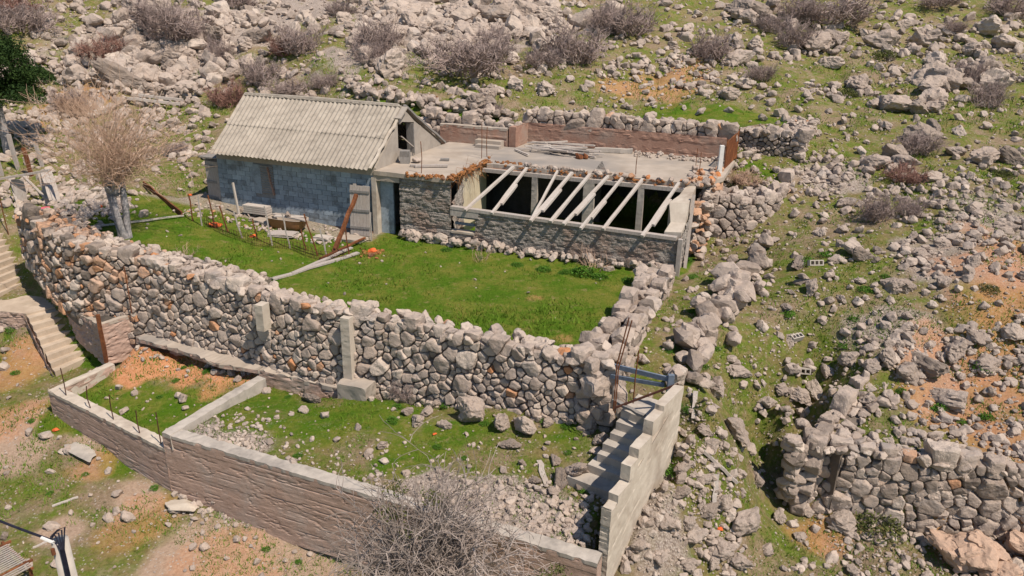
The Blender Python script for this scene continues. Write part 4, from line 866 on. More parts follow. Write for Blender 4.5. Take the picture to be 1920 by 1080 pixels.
SINGLE = [(731, 140, 58, 'large fluted grey boulder standing alone above the loose wall behind the roof', (1, .8, 1.15)), (230, 160, 50, 'big tilted boulder resting over the short stacked wall at upper left', (1.2, .8, .8)), (222, 138, 44, 'smooth round boulder perched just above the tilted one at upper left', (1.1, .8, .7)),
    (1520, 550, 30, 'upright grey boulder carrying a hollow block', (.85, .8, 1.5)), (1377, 815, 62, 'rounded ridged boulder left of the terrace wall shadow', (1.1, .9, .8)), (1397, 1000, 58, 'large angular boulder below the terrace wall beside an orange scrap', (.95, .9, 1.1)),
    (882, 788, 62, 'largest round boulder at the foot of the long dry stone wall', (1, .9, 1.1)), (985, 812, 50, 'smooth oval boulder right of the largest one under the wall', (.9, .9, 1.15)),
    (940, 800, 36, 'narrow egg shaped boulder between two bigger ones under the wall', (.9, .8, 1.3)), (712, 742, 46, 'leaning slab of stone against the wide foot of the tall pillar', (.8, .45, 1.5)),
    (583, 752, 34, 'squarish pale concrete chunk lying on the terrace grass', (1, .8, .6)), (1377, 122, 42, 'pointed pale boulder under a small bush on the slope', (1, .8, 1)),
    (1777, 755, 48, 'grey boulder on red earth with a weed at its foot', (1.1, .9, .8)), (1580, 990, 54, 'tan flat rock leaning under the terrace wall', (1, .8, .7)),
    (1085, 892, 66, 'low rough rock beside the shadowed concrete steps', (1.1, .8, .5))]
for u, v, wp, lab, asp in SINGLE:
    p = gp(u, v); boulder(p, wp * rng_at(p) / F * .92, lab, None, asp)
def outcrop(a, b, wdt, n, label, rise=.25, seed=1, tint=.42):
    r2 = np.random.default_rng(seed); p, q = gp(*a), gp(*b); ln_ = np.linalg.norm((q - p)[:2]); mb = MB(); W = wdt * rng_at(p) / F
    for k in range(n):
        t = r2.random(); c = p + (q - p) * t + np.array([*r2.normal(0, W * .22, 2), 0]); c[2] = gz(*c[:2]); s = W * r2.uniform(.4, .95)
        v, f = rock(r2, 3, k=20, planes=11, squash=(1, .8, .55)); v = v * (1 + (np.abs(fbm(v * 3.2 + k * 5, 5, 60 + k) - .5) * -.8 + .1)[:, None])
        mb.add((v * s * .6) @ rrot(r2, .25).T + c + EZ * s * rise * r2.uniform(.2, 1), f, float(np.clip(r2.normal(tint, .1), .2, .7)) if tint < .9 else tint)
    return mb.build('rock_outcrop', M['stone'], label=label, cat='rock outcrop')
outcrop((1708, 212), (1790, 148), 62, 12, 'long rough grey outcrop lying diagonally on the right slope', seed=3)
outcrop((1625, 322), (1690, 312), 46, 8, 'broad double headed outcrop below the purple grey bush on the right', .4, seed=4)
outcrop((1835, 312), (1860, 296), 42, 6, 'dark faced knobbly outcrop near the right edge', .5, seed=5)
outcrop((1590, 185), (1610, 150), 30, 6, 'small ridged outcrop just left of the long diagonal one', .35, seed=6)
outcrop((1825, 165), (1880, 130), 40, 7, 'pale flat outcrop above and right of the long diagonal one', .3, seed=7)
outcrop((1395, 40), (1450, 20), 52, 8, 'rounded grey outcrop left of the widest bush near the top edge', .5, seed=8)
outcrop((1515, 92), (1560, 80), 46, 7, 'cracked pale outcrop under the widest bush near the top edge', .45, seed=9)
outcrop((890, 208), (925, 178), 46, 8, 'pale rock outcrop breaking the loose wall beside a small bush', .45, seed=10)
outcrop((1660, 540), (1710, 540), 36, 6, 'wide low outcrop on the slope right of the hollow block', .3, seed=11)
outcrop((790, 110), (820, 70), 50, 9, 'tall jumbled outcrop left of the biggest grey bush', .6, seed=12)
outcrop((690, 90), (770, 60), 46, 10, 'broken outcrop in the rock field above the roof ridge', .5, seed=13)
outcrop((930, 40), (1010, 30), 52, 11, 'grey outcrop at the top edge above the biggest bush', .5, seed=14)
outcrop((300, 110), (370, 90), 46, 10, 'flat topped pale outcrop in the rock field at upper left', .45, seed=15)
outcrop((235, 40), (300, 20), 50, 9, 'pale outcrop at the top left edge above the tilted boulder', .45, seed=16)
outcrop((1790, 1075), (1925, 1015), 66, 12, 'orange tan crumbling rock face in the bottom right corner', .6, seed=17, tint=.925)
def many(lst, label, group, asp=(1, .9, .85), tilt=.3, lawn_ok=False):
    us, vs, ws = zip(*lst); P = ground(np.array(us, float), np.array(vs, float))
    for p, wp in zip(P, ws):
        if np.isfinite(p[0]) and (lawn_ok or sdist(LAWN, p[None, :2])[0] < -.9): boulder(p, wp * rng_at(p) / F * .82, label, group, asp, tilt=tilt, sink=.2)
HB = [(325, 118, 52), (340, 95, 34), (435, 148, 40), (280, 40, 34), (255, 20, 50), (460, 90, 42), (478, 72, 32), (978, 55, 40), (965, 165, 34), (1022, 175, 42), (940, 20, 50), (860, 30, 46), (700, 30, 44), (760, 70, 44), (770, 30, 50), (690, 100, 36), (1050, 60, 40), (840, 60, 40), (900, 60, 44), (1290, 60, 30)]
for cu, cv, ru, rv, n, a, b in ((330, 95, 170, 75, 45, 18, 46), (830, 55, 220, 70, 62, 18, 50), (700, 110, 90, 60, 10, 16, 34)):
    for _ in range(n): HB.append((rg.normal(cu, ru * .5), max(2, rg.normal(cv, rv * .5)), a + (b - a) * rg.random() ** 2))
many(HB, 'grey limestone boulder packed among others in the rock field above the house', 'boulders in the rock field above the house')
RB = [(1380, 82, 36), (1415, 88, 34), (1400, 165, 36), (1365, 185, 48), (1325, 180, 26), (1555, 125, 36), (1650, 90, 56), (1730, 85, 52), (1690, 52, 26), (1850, 62, 52), (1882, 90, 52), (1830, 140, 46), (1860, 165, 54), (1610, 165, 38), (1640, 202, 32), (1750, 125, 44), (1675, 295, 38), (1730, 262, 50), (1745, 338, 38), (1805, 130, 30), (1790, 290, 30)]
for _ in range(28): RB.append((rg.uniform(1240, 1930), rg.uniform(5, 340), 16 + 26 * rg.random() ** 2))
RB = [q for q in RB if not (q[0] < 1560 and q[1] > 195)]
many(RB, 'rounded grey boulder set in grass on the upper right slope', 'boulders on the upper right slope')
MBl = [(1600, 475, 50), (1615, 485, 34), (1770, 535, 34), (1815, 515, 32), (1540, 440, 28), (1578, 435, 30), (1663, 680, 58), (1700, 705, 56), (1632, 690, 40), (1735, 690, 54), (1790, 660, 46), (1830, 640, 40), (1900, 630, 42), (1850, 690, 50), (1700, 640, 34), (1570, 490, 26), (1480, 640, 26), (1630, 755, 30), (1550, 700, 34), (1590, 680, 44)]
for _ in range(32): MBl.append((rg.uniform(1460, 1930), rg.uniform(370, 690), 13 + 20 * rg.random() ** 2))
many(MBl, 'pale weathered stone lying on the stony middle slope at the right', 'stones on the middle right slope')
LBl = [(1320, 812, 36), (1300, 1010, 46), (1355, 1035, 46), (1385, 1058, 46), (1340, 1055, 34), (1290, 985, 36), (1275, 930, 36), (1245, 900, 34), (1250, 985, 40), (1210, 960, 28), (1240, 1050, 44), (1290, 1065, 40), (1330, 960, 34), (1420, 905, 30), (1460, 975, 36), (1600, 1075, 32), (1405, 845, 34), (1440, 760, 40), (1340, 730, 40), (1380, 700, 40), (1330, 840, 40), (1500, 745, 40), (1465, 735, 36), (1525, 735, 40), (1320, 900, 26), (1280, 880, 32), (1440, 1040, 24), (1500, 1010, 26), (1200, 1030, 36), (1710, 985, 28), (1510, 960, 30), (1350, 945, 40)]
many(LBl, 'pale angular stone fallen on the lower slope beside the whitewashed wall', 'fallen stones on the lower right slope')
TBl = [(785, 792, 34), (765, 775, 30), (800, 775, 30), (835, 800, 30), (955, 838, 36), (718, 838, 30), (978, 870, 22), (1040, 868, 30), (1028, 795, 30), (1065, 790, 32), (690, 745, 36), (745, 752, 34), (1105, 800, 36), (860, 745, 34), (1050, 905, 40), (1038, 925, 30), (1000, 905, 26), (1130, 830, 34), (820, 760, 26)]
many(TBl, 'fallen stone lying in the terrace grass below the long wall', 'fallen stones below the long wall', lawn_ok=True)

# ------------------------------------------------------------------ loose rubble (too many to count)
def zone_k(p, nm): return {'lawn': sdist(LAWN, p), 'terr': sdist(TERR, p), 'cell': sdist(CELL, p)}[nm]
rub = np.random.default_rng(77); mb = MB()
N = 84000; u = rub.uniform(-260, 2180, N); v = 1160 - 1180 * rub.random(N) ** .8
P = ground(u, v); ok = np.isfinite(P[:, 0]); u, v, P = u[ok], v[ok], P[ok]
den = .24 + .85 * sm(fbm(np.c_[P[:, :2] * .35, 0 * u], 4, 61), .42, .62)
clump = .3 + 1.1 * sm(fbm(np.c_[P[:, :2] * .28, 0 * u], 3, 67), .38, .58)
for cu, cv, ru, rv, m in ((330, 90, 220, 100, 1.7), (830, 60, 300, 110, 1.7), (1250, 170, 160, 90, 1.3), (1800, 480, 170, 130, 1.9), (1720, 650, 200, 50, 1.9), (1560, 330, 90, 40, 2.2), (1270, 960, 110, 150, 2.2), (1330, 620, 60, 160, 1.2), (1430, 640, 110, 150, .85), (1600, 560, 130, 90, .8), (1800, 800, 160, 60, 2.0), (100, 230, 130, 90, 2.0), (300, 240, 100, 80, 1.6), (1500, 660, 130, 100, 1.3)):
    den = np.maximum(den, m * clump * np.exp(-((u - cu) / ru) ** 2 - ((v - cv) / rv) ** 2))
den *= 1 - .75 * np.exp(-((u - 1820) / 140) ** 4 - ((v - 745) / 48) ** 4)
for cu, cv, ru, rv in ((1350, 215, 120, 22), (860, 212, 110, 10), (700, 205, 60, 12)): den *= 1 - .95 * np.exp(-((u - cu) / ru) ** 4 - ((v - cv) / rv) ** 4)
dl, dt, dc = zone_k(P[:, :2], 'lawn'), zone_k(P[:, :2], 'terr'), zone_k(P[:, :2], 'cell')
den = np.where(dl > -.1, 0.0, den); den = np.where(dt > 0, .10, den); den = np.where(dc > 0, .05, den)
low = (P[:, 2] < -2.4) & (P[:, 0] < 1); den = np.where(low, .17, den)
st = sdist(np.array([Lb[:2], Rb[:2], Rt[:2], ur[:2], utr[:2], ut[:2], ub[:2], Lt[:2]]), P[:, :2]); den = np.where(st > -.1, 0, den)
keep = rub.random(len(u)) < den * np.where(u > 1280, .56, .42); P = P[keep]; R = np.linalg.norm(P - np.array([0, 0, HC]), axis=1)
px = 3.8 + 18 * rub.random(len(P)) ** np.where((P[:, 2] < -2.4) & (P[:, 0] < 1), 9.0, 4.0); size = np.clip(px * R / F, .05, .9)
small = size * F / R < 8
scatter(mb, P[small], size[small], 1, rub, tint=lambda r: np.clip(r.normal(.6, .16), .1, .89)); scatter(mb, P[~small], size[~small], 2, rub, tint=lambda r: np.clip(r.normal(.58, .16), .1, .89))
def pile(cu, cv, ru, rv, n, a, b, zone=None):
    global mb
    u = rub.normal(cu, ru * .5, n); v = rub.normal(cv, rv * .5, n); P = ground(u, v); P = P[np.isfinite(P[:, 0])]
    if zone is not None: P = P[sdist(zone, P[:, :2]) > .12]
    R = np.linalg.norm(P - np.array([0, 0, HC]), axis=1); s = (a + (b - a) * rub.random(len(P)) ** 2) * R / F
    scatter(mb, P, s, 1 if b < 13 else 2, rub, tint=lambda r: np.clip(r.normal(.68, .14), .1, .89))
pile(300, 110, 170, 70, 200, 10, 40); pile(830, 50, 230, 70, 260, 10, 44); pile(420, 40, 100, 30, 60, 9, 30); pile(1150, 110, 150, 60, 50, 8, 22); pile(950, 960, 190, 60, 420, 6, 20, TERR); pile(440, 825, 110, 50, 330, 3, 12, TERR); pile(1050, 1000, 120, 50, 200, 6, 18, TERR); pile(780, 920, 260, 40, 170, 4, 12, TERR); pile(620, 880, 300, 50, 160, 3, 9, TERR)
pile(385, 925, 60, 40, 45, 6, 20); pile(400, 960, 80, 40, 40, 5, 14); pile(300, 660, 160, 40, 90, 4, 12, CELL); pile(440, 690, 40, 20, 50, 8, 22)
pile(1130, 920, 60, 60, 40, 5, 14, TERR); pile(950, 880, 300, 120, 80, 4, 12, TERR); pile(120, 370, 130, 40, 150, 7, 20); pile(170, 330, 90, 30, 40, 5, 14)
pile(180, 390, 90, 30, 110, 8, 24)
yd = [L(rub.uniform(-7.2, -.3), rub.uniform(-1.9, -.15), 0) for _ in range(260)]; yd = np.array([[p[0], p[1], gz(p[0], p[1])] for p in yd]); scatter(mb, yd, rub.uniform(.04, .2, 260), 1, rub, tint=lambda r: np.clip(r.normal(.65, .15), .2, .96))
ln = [L(rub.uniform(-8, 10), rub.uniform(-6, -.5), 0) for _ in range(60)]; ln = np.array([[p[0], p[1], gz(p[0], p[1])] for p in ln]); ln = ln[sdist(LAWN, ln[:, :2]) > .3]; scatter(mb, ln, rub.uniform(.04, .12, len(ln)), 1, rub)
mb.build('rubble', M['stone'], kind='stuff', label='loose limestone rubble strewn over the slopes and terraces', cat='rubble')

# ------------------------------------------------------------------ grass and ground cover
gr = np.random.default_rng(88); mb = MB()
def blades(P, h, spread, n, tint):
    K = len(P); c = np.repeat(P, n, 0) + np.c_[gr.normal(0, 1, (K * n, 2)) * np.repeat(spread, n)[:, None], np.zeros(K * n)]; c[:, 2] = hz(c[:, :2]) - .01
    hh = np.repeat(h, n) * gr.uniform(.5, 1.25, K * n); a = gr.uniform(0, 6.283, K * n); wd = np.clip(hh * .14, .006, .02); b = np.c_[np.cos(a), np.sin(a), 0 * a]
    lean = gr.normal(0, .5, (K * n, 2)) * hh[:, None]; top = c + np.c_[lean, hh]
    v = np.stack([c - b * wd[:, None], c + b * wd[:, None], top], 1).reshape(-1, 3); f = np.arange(K * n * 3).reshape(-1, 3)
    mb.add(v, f, np.repeat(np.clip(np.repeat(tint, n) + gr.normal(0, .12, K * n), 0, 1), 3))
N = 85000; u = gr.uniform(-150, 2070, N); v = gr.uniform(100, 1120, N); P = ground(u, v); P = P[np.isfinite(P[:, 0])]; q = P[:, :2]
dl = sdist(LAWN, q); ls = (q - A0[:2]) @ E1[:2]; lt = (q - A0[:2]) @ E2[:2]; bare = ((lt > -1.0) & (ls < .5)) | (lt > -.1)
nz = fbm(np.c_[q * .8, 0 * q[:, 0]], 4, 71); inl = (dl > .1) & ~bare; P1 = P[inl]
blades(P1, .04 + .075 * nz[inl] ** 2 * 2, np.full(len(P1), .08), 4, .15 + .25 + .9 * (fbm(np.c_[P1[:, :2] * .55, 0 * P1[:, 0]], 4, 72) - .3))
oth = (dl < -.2) & (nz > .47) & (gr.random(len(P)) < .8) & (st_all := (sdist(np.array([Lb[:2], Rb[:2], Rt[:2], ur[:2], utr[:2], ut[:2], ub[:2], Lt[:2]]), q) < -.05)); P2 = P[oth]; Rr = np.linalg.norm(P2 - np.array([0, 0, HC]), axis=1)
blades(P2, (.045 + .075 * gr.random(len(P2))) * np.clip(Rr / 25, .7, 1.8), .06 * np.clip(Rr / 22, .8, 2), 4, np.clip(.35 + 1.3 * (fbm(np.c_[P2[:, :2] * .4, 0 * P2[:, 0]], 4, 73) - .3), .1, 1))
mb.build('grass', M['grass'], kind='stuff', label='short green and yellowing grass over the lawn, terraces and slopes', cat='grass')
def leaf_blob(mb, c, R, n, ls, rngl, flat=.6, fill=.35, tint=None):
    d = rngl.normal(size=(n, 3)); d /= np.linalg.norm(d, axis=1, keepdims=True); d[:, 2] = np.abs(d[:, 2]) * flat
    lump = .65 + .7 * fbm(d * 2.2 + rngl.uniform(0, 40, 3), 3, 9); p = np.asarray(c) + d * (R * lump * (fill + (1 - fill) * rngl.random(n) ** .5))[:, None]
    a = rngl.normal(size=(n, 3)); a /= np.linalg.norm(a, axis=1, keepdims=True); b = np.cross(a, rngl.normal(size=(n, 3))); b /= np.linalg.norm(b, axis=1, keepdims=True)
    s = ls * rngl.uniform(.6, 1.3, n)[:, None]; v = np.stack([p - a * s, p + b * s * .5, p + a * s, p - b * s * .5], 1).reshape(-1, 4, 3)
    t = np.clip((.5 if tint is None else tint) + rngl.normal(0, .25, n), 0, 1); mb.add(v.reshape(-1, 3), np.arange(4 * n).reshape(-1, 4), np.repeat(t, 4))
WM = []
for k in range(4):
    mb = MB(); r2 = np.random.default_rng(400 + k); leaf_blob(mb, (0, 0, 0), .5, 420, .055, r2, .75); leaf_blob(mb, (.3, .1, 0), .3, 160, .05, r2, .6); WM.append(mb.mesh('weed_clump', M['weed']))
def weeds(lst, label, group, z=None):
    for u, v, wp in lst:
        p = gp(u, v) if z is None else at(u, v, z)
        if not np.isfinite(p[0]): continue
        o = D.objects.new('weed_clump', WM[int(rg.integers(4))]); COL.objects.link(o); o.location = p; s = wp * rng_at(p) / F * .85; o.scale = (s, s, s * rg.uniform(.7, 1)); o.rotation_euler = (0, 0, rg.uniform(0, 6.28)); tag(o, label, 'weed', group)
weeds([(1255, 655, 36), (1300, 585, 22), (1255, 700, 28), (1320, 690, 24), (1290, 770, 26), (1260, 885, 44), (1240, 860, 30), (1360, 600, 20), (1290, 490, 26), (1300, 520, 26), (1275, 760, 22), (1330, 710, 18), (1345, 655, 20)], 'bright green weed clump among stones right of the lawn wall', 'weeds right of the lawn wall')
weeds([(838, 470, 26), (970, 498, 28), (1020, 508, 36), (1095, 515, 60), (1125, 522, 40), (1180, 528, 36), (900, 485, 18), (1060, 512, 30)], 'green weed clump along the foot of the ruin wall', 'weeds along the ruin wall')
weeds([(910, 795, 24), (745, 765, 26), (838, 760, 26), (1018, 788, 24), (1060, 800, 22), (665, 912, 26), (700, 920, 18), (1095, 920, 26), (1065, 850, 20), (540, 745, 16), (500, 870, 18), (430, 840, 20), (640, 700, 18), (870, 860, 18), (820, 840, 22), (940, 880, 16), (560, 855, 22), (735, 790, 30)], 'low green weed clump on the terrace below the long wall', 'weeds on the terrace')
weeds([(1840, 690, 40), (1800, 790, 24), (1620, 545, 30), (1510, 495, 44), (1550, 480, 30), (1660, 520, 22), (1750, 705, 26), (1850, 785, 30), (1690, 735, 24), (1580, 650, 22), (1760, 765, 34), (1480, 590, 30), (1600, 600, 24)], 'green weed clump growing on the stony right slope', 'weeds on the right slope')
weeds([(150, 578, 30), (175, 582, 34), (200, 590, 36), (225, 585, 30), (190, 572, 30), (160, 566, 24)], 'thick green weeds filling the planter bed by the stairs', 'weeds in the planter', z=-1.5)
weeds([(128, 600, 16), (138, 618, 14), (147, 640, 16), (158, 655, 14), (165, 672, 14), (85, 515, 14), (75, 500, 14)], 'small weed tuft growing along the right edge of the long stairs', 'weeds along the long stairs')
weeds([(235, 655, 26), (300, 745, 16), (345, 690, 14), (390, 697, 20), (330, 715, 18), (430, 650, 14), (245, 630, 18)], 'small green plant in the red earth bed', 'weeds in the red earth bed')
weeds([(290, 915, 20), (500, 1030, 20), (160, 890, 14), (95, 925, 14), (240, 850, 14), (560, 1055, 18), (60, 790, 16), (20, 620, 22), (30, 700, 18)], 'small green weed on the bare ground below the retaining wall', 'weeds below the retaining wall')
weeds([(1110, 230, 16), (1060, 270, 20), (1185, 285, 16), (945, 275, 16), (1215, 150, 20), (1005, 285, 14)], 'green tuft sprouting at the back of the roof slab', 'tufts at the back of the slab')

# ------------------------------------------------------------------ shrubs and trees
def sprout(rng, p, d, ln, r, depth, P, Q, A, B, kids=(4, 7), spread=.55, up=.1, seg=3, droop=0):
    q = np.array(p, float); d = d / np.linalg.norm(d); pts = [q.copy()]
    for k in range(seg):
        d = d + rng.normal(0, .16, 3) + np.array([0, 0, up - droop * (k / seg)]); d /= np.linalg.norm(d); n = q + d * ln / seg
        P.append(q.copy()); Q.append(n.copy()); A.append(r * (1 - .22 * k)); B.append(r * (1 - .22 * (k + 1))); q = n; pts.append(n.copy())
    if depth > 0:
        for _ in range(rng.integers(*kids)):
            k = rng.integers(1, seg + 1); dd = d * .6 + rng.normal(0, spread, 3); dd /= np.linalg.norm(dd)
            sprout(rng, pts[k], dd, ln * rng.uniform(.45, .75), r * .58, depth - 1, P, Q, A, B, kids, spread, up, seg, droop)
def shrub_mesh(seed, mat_, stems=16, R=.5, H=.62, r=.016, depth=2, kids=(4, 7)):
    rng = np.random.default_rng(seed); P, Q, A, B = [], [], [], []
    for k in range(stems):
        a = rng.uniform(0, 6.283); rr = R * .5 * rng.random() ** .5; H_ = H * (.72 + .5 * abs(math.sin(a * 1.5 + seed))); d = np.array([math.cos(a) * rng.uniform(.1, 1.0), math.sin(a) * rng.uniform(.1, 1.0), rng.uniform(.5, 1.1)])
        sprout(rng, (math.cos(a) * rr, math.sin(a) * rr, 0), d, H_ * rng.uniform(.34, .66), r, depth, P, Q, A, B, kids)
    mb = MB(); Qa = np.array(Q); Pa = np.array(P); ok = (Qa[:, 2] > -.02); mb.segs(Pa[ok], Qa[ok], np.array(A)[ok], np.array(B)[ok], rng.uniform(.2, .9, ok.sum())); return mb.mesh('shrub', mat_)
SM = {m: [shrub_mesh(500 + k + 10 * j, M[m], 46, .62, .66, .016, 2, (5, 8)) for k in range(n)] for j, (m, n) in enumerate((('twig_grey', 4), ('twig_red', 1), ('twig_tan', 2)))}
SM['stalk'] = [shrub_mesh(580 + k, M['twig_tan'], 18, .6, .7, .009, 1, (2, 5)) for k in range(2)]
def shrub(u, v, wp, hp, label, group=None, kind='twig_grey'):
    p = gp(u, v); s = wp * rng_at(p) / F; h = hp * rng_at(p) / F / cP
    o = D.objects.new('bare_shrub', SM[kind][int(rg.integers(len(SM[kind])))]); COL.objects.link(o); o.location = p; o.scale = (s * .92, s * .92, h * 1.2); o.rotation_euler = (0, 0, rg.uniform(0, 6.28)); tag(o, label, 'shrub', group)
HS_ = [(325, 75, 100, 60), (300, 50, 70, 45), (195, 112, 66, 40), (375, 76, 46, 32), (420, 112, 42, 40), (492, 158, 70, 55), (562, 100, 76, 60), (535, 105, 60, 40), (640, 30, 50, 30), (705, 95, 80, 60), (690, 115, 60, 40), (450, 15, 60, 30), (430, 200, 56, 50), (545, 180, 76, 36), (610, 165, 50, 36), (135, 205, 60, 40), (40, 60, 90, 60), (20, 30, 70, 40)]
for k_, q in enumerate(HS_):
    red_ = k_ % 5 == 2; shrub(*q, 'reddish brown leafless shrub among the rocks above the house' if red_ else 'grey brown leafless shrub among the rocks above the house', 'reddish bare shrubs above the house' if red_ else 'bare shrubs among the rocks above the house', 'twig_red' if red_ else 'twig_grey')
HR_ = [(1175, 66, 100, 66), (1140, 60, 70, 50), (1080, 118, 110, 76), (1020, 125, 70, 40), (1335, 112, 70, 55), (1490, 88, 66, 50), (1560, 45, 130, 56), (1500, 40, 70, 44), (1450, 60, 60, 40), (1850, 200, 52, 46), (1810, 158, 46, 46), (1900, 30, 70, 36), (1760, 12, 60, 24), (1790, 60, 34, 24), (1425, 150, 50, 36), (1960, 160, 60, 50)]
for q in HR_: shrub(*q, 'grey leafless shrub on the upper slope behind the long stacked wall', 'bare shrubs on the upper slope')
shrub(880, 140, 150, 90, 'biggest grey leafless bush on the rocks straight above the roof slab'); shrub(930, 95, 70, 44, 'round grey bush just right of the biggest leafless one')
shrub(920, 214, 34, 30, 'small brown bush beside the pale outcrop in the loose wall'); shrub(1715, 288, 60, 50, 'purple grey leafless bush above the double headed outcrop'); shrub(1697, 342, 60, 34, 'reddish leafless bush in front of the double headed outcrop', kind='twig_red')
shrub(1640, 412, 54, 54, 'left of two purple grey bushes on the right slope'); shrub(1702, 405, 48, 44, 'right of two purple grey bushes on the right slope')
shrub(1400, 345, 60, 26, 'dry brown bush lying over the squat rubble wall', kind='twig_tan'); shrub(765, 745, 60, 46, 'dry twiggy bush at the foot of the long wall', kind='twig_grey')
shrub(900, 488, 50, 44, 'dry grey stalks left of centre at the ruin wall', kind='stalk'); shrub(1115, 505, 80, 60, 'thin tan stalks growing before the ruin wall', kind='stalk'); shrub(345, 480, 50, 26, 'thin tan stalks on the lawn edge near the tree', kind='stalk')
shrub(150, 215, 50, 40, 'tan brush behind the bare tree', kind='twig_tan'); shrub(330, 290, 40, 30, 'small grey shrub between the tree and the shed')
GMs = []
for k in range(2):
    mb = MB(); r2 = np.random.default_rng(600 + k); leaf_blob(mb, (0, 0, 0), .55, 900, .04, r2, .8); GMs.append(mb.mesh('green_shrub', M['olive']))
for u, v, wp, lab in ((1590, 178, 46, 'dark green low shrub on the upper right slope'), (1660, 108, 50, 'olive green shrub below the pale cracked outcrop'), (1640, 985, 110, 'olive tussock of dry grass below the terrace wall'), (1855, 545, 40, 'yellow olive tussock on the red stony slope'), (720, 75, 40, 'dark olive shrub among the rocks'), (1880, 330, 40, 'yellow olive tussock at the right edge')):
    p = gp(u, v); o = D.objects.new('green_shrub', GMs[int(rg.integers(2))]); COL.objects.link(o); o.location = p; s = wp * rng_at(p) / F * .8; o.scale = (s, s, s * .7); tag(o, lab, 'shrub')

# bare tree in the left of the lawn
tr = np.random.default_rng(91); tb = at(236, 446, gz(*at(236, 446, .4)[:2]))
tree = thing('bare_tree', tuple(tb), 'leafless tree with pale forked trunk and a fan of thin tan shoots', 'tree')
mb = MB(); forks = []
for dx, dy, h, r in ((-.06, 0, 1.75, .135), (.06, .05, 1.95, .11), (-.01, -.05, 1.5, .10)):
    q = tb + np.array([dx * .7, dy * .7, -.15]); t = tb + np.array([dx * 3.2 - .1, dy * 2.5, h]); mid_ = (q + t) / 2 + np.array([dx * .3, dy, 0]); mb.tube([q, q * .6 + mid_ * .4, mid_, t], [r * 1.5, r * 1.05, r * .95, r * .85], 9)
    for k in range(3):
        a = tr.uniform(0, 6.28); e = t + np.array([math.cos(a) * .35, math.sin(a) * .35, tr.uniform(.25, .5)]); mb.tube([t, (t + e) / 2 + tr.normal(0, .05, 3), e], [r * .7, r * .5, r * .35], 7); forks.append(e)
    forks.append(t)
    for k in range(4): v, f = ROCK[2][tr.integers(20)]; mb.add(v * tr.uniform(.09, .17) + t + tr.normal(0, .1, 3), f)
mb.build('trunk', M['bark'], tree, smooth=True)
P, Q, A, B = [], [], [], []
for e in forks:
    for _ in range(14):
        a = tr.uniform(0, 6.283); k = tr.random() ** .7; d = np.array([math.cos(a) * k * 1.4 + .08, math.sin(a) * k * 1.25, tr.uniform(.12, 1.1)])
        sprout(tr, e, d, tr.uniform(1.2, 2.5), .013, 1, P, Q, A, B, (6, 10), .38, .05, 6)
mb = MB(); mb.segs(np.array(P), np.array(Q), np.maximum(A, .005), np.maximum(B, .004), tr.uniform(0, 1, len(P))); mb.build('crown', M['twig_tan'], tree)
# evergreen at the left edge
eb = gp(16, 285); ev = thing('evergreen_tree', tuple(eb), 'dense dark green evergreen tree at the left edge', 'tree'); er = np.random.default_rng(93)
mb = MB(); mb.tube([eb - EZ * .2, eb + EZ * 1.2, eb + EZ * 3.0], [.2, .15, .08], 8); mb.build('trunk', M['bark'], ev)
mb = MB()
for _ in range(95):
    a = er.uniform(0, 6.283); k = er.random() ** .5; z = er.uniform(2.0, 4.3); rr = 1.75 * math.sin(min(1, max(.15, (4.75 - z) / 2.2)) * 1.5) * k
    leaf_blob(mb, eb + np.array([math.cos(a) * rr, math.sin(a) * rr, z]), er.uniform(.4, .7), 560, .05, er, 1, .5, tint=er.uniform(.2, .8))
mb.build('crown', M['cypress'], ev)
# dead bush in front of the retaining wall
db = at(806, 1085, gz(*at(806, 1085, -3.9)[:2])); dr_ = np.random.default_rng(95); bush = thing('dead_bush', tuple(db), 'large tangled grey dead bush sprawling over the retaining wall in front', 'bush')
P, Q, A, B = [], [], [], []
for k in range(60):
    a = dr_.uniform(0, 6.283); o = db + np.array([math.cos(a) * dr_.uniform(0, .5), math.sin(a) * dr_.uniform(0, .3), 0])
    if k < 19: d = np.array([dr_.normal(-.05, .22), dr_.normal(.05, .2), 1.]); ln, up, dp = dr_.uniform(1.1, 1.6), .05, .0
    else: d = np.array([math.cos(a) * 1.0, math.sin(a) * .7, dr_.uniform(.5, 1.0)]); ln, up, dp = dr_.uniform(.9, 1.75), .05, .4
    sprout(dr_, o, d, ln, .028, 2, P, Q, A, B, (5, 8), .5, up, 5, dp)
Qa, Pa = np.array(Q), np.array(P); ok = Qa[:, 2] > hz(Qa[:, :2]) - .02
mb = MB(); mb.segs(Pa[ok], Qa[ok], np.maximum(np.array(A)[ok], .006), np.maximum(np.array(B)[ok], .005), dr_.uniform(0, 1, ok.sum())); mb.build('branches', M['twig_pale'], bush)
mb = MB()
for dx, dy, z in ((-.75, 0, 1.35), (-.55, .1, 1.2), (-.35, -.1, .95), (-.6, .2, 1.7), (2.3, -.2, .3), (2.0, -.3, .25), (.1, .1, 1.6)): leaf_blob(mb, db + np.array([dx, dy, z]), .24, 130, .03, dr_, 1, .2)
mb.build('leaves', M['olive'], bush)
rt = thing('corrugated_sheet', tuple(at(800, 1062, -3.6)), 'pale corrugated sheets lying under the dead bush', 'sheet'); 
for k, (dx, dy, yaw) in enumerate(((0, 0, .35), (.35, -.5, .1))):
    mb = MB(); x = np.linspace(0, 1.5, 72); y = np.linspace(0, 1.4, 3); c0 = at(770, 1068, -3.3 + .04 * k) + np.array([dx, dy, 0]); rz = rotz(yaw)
    Pq = np.array([[rz @ np.array([a - .5, b - .6, .022 * math.cos(a / .15 * 6.283) + .03 * math.sin(b * 2)]) + c0 for b in y] for a in x]); mb.grid(Pq, .6); mb.build('sheet', M['roof'], rt)

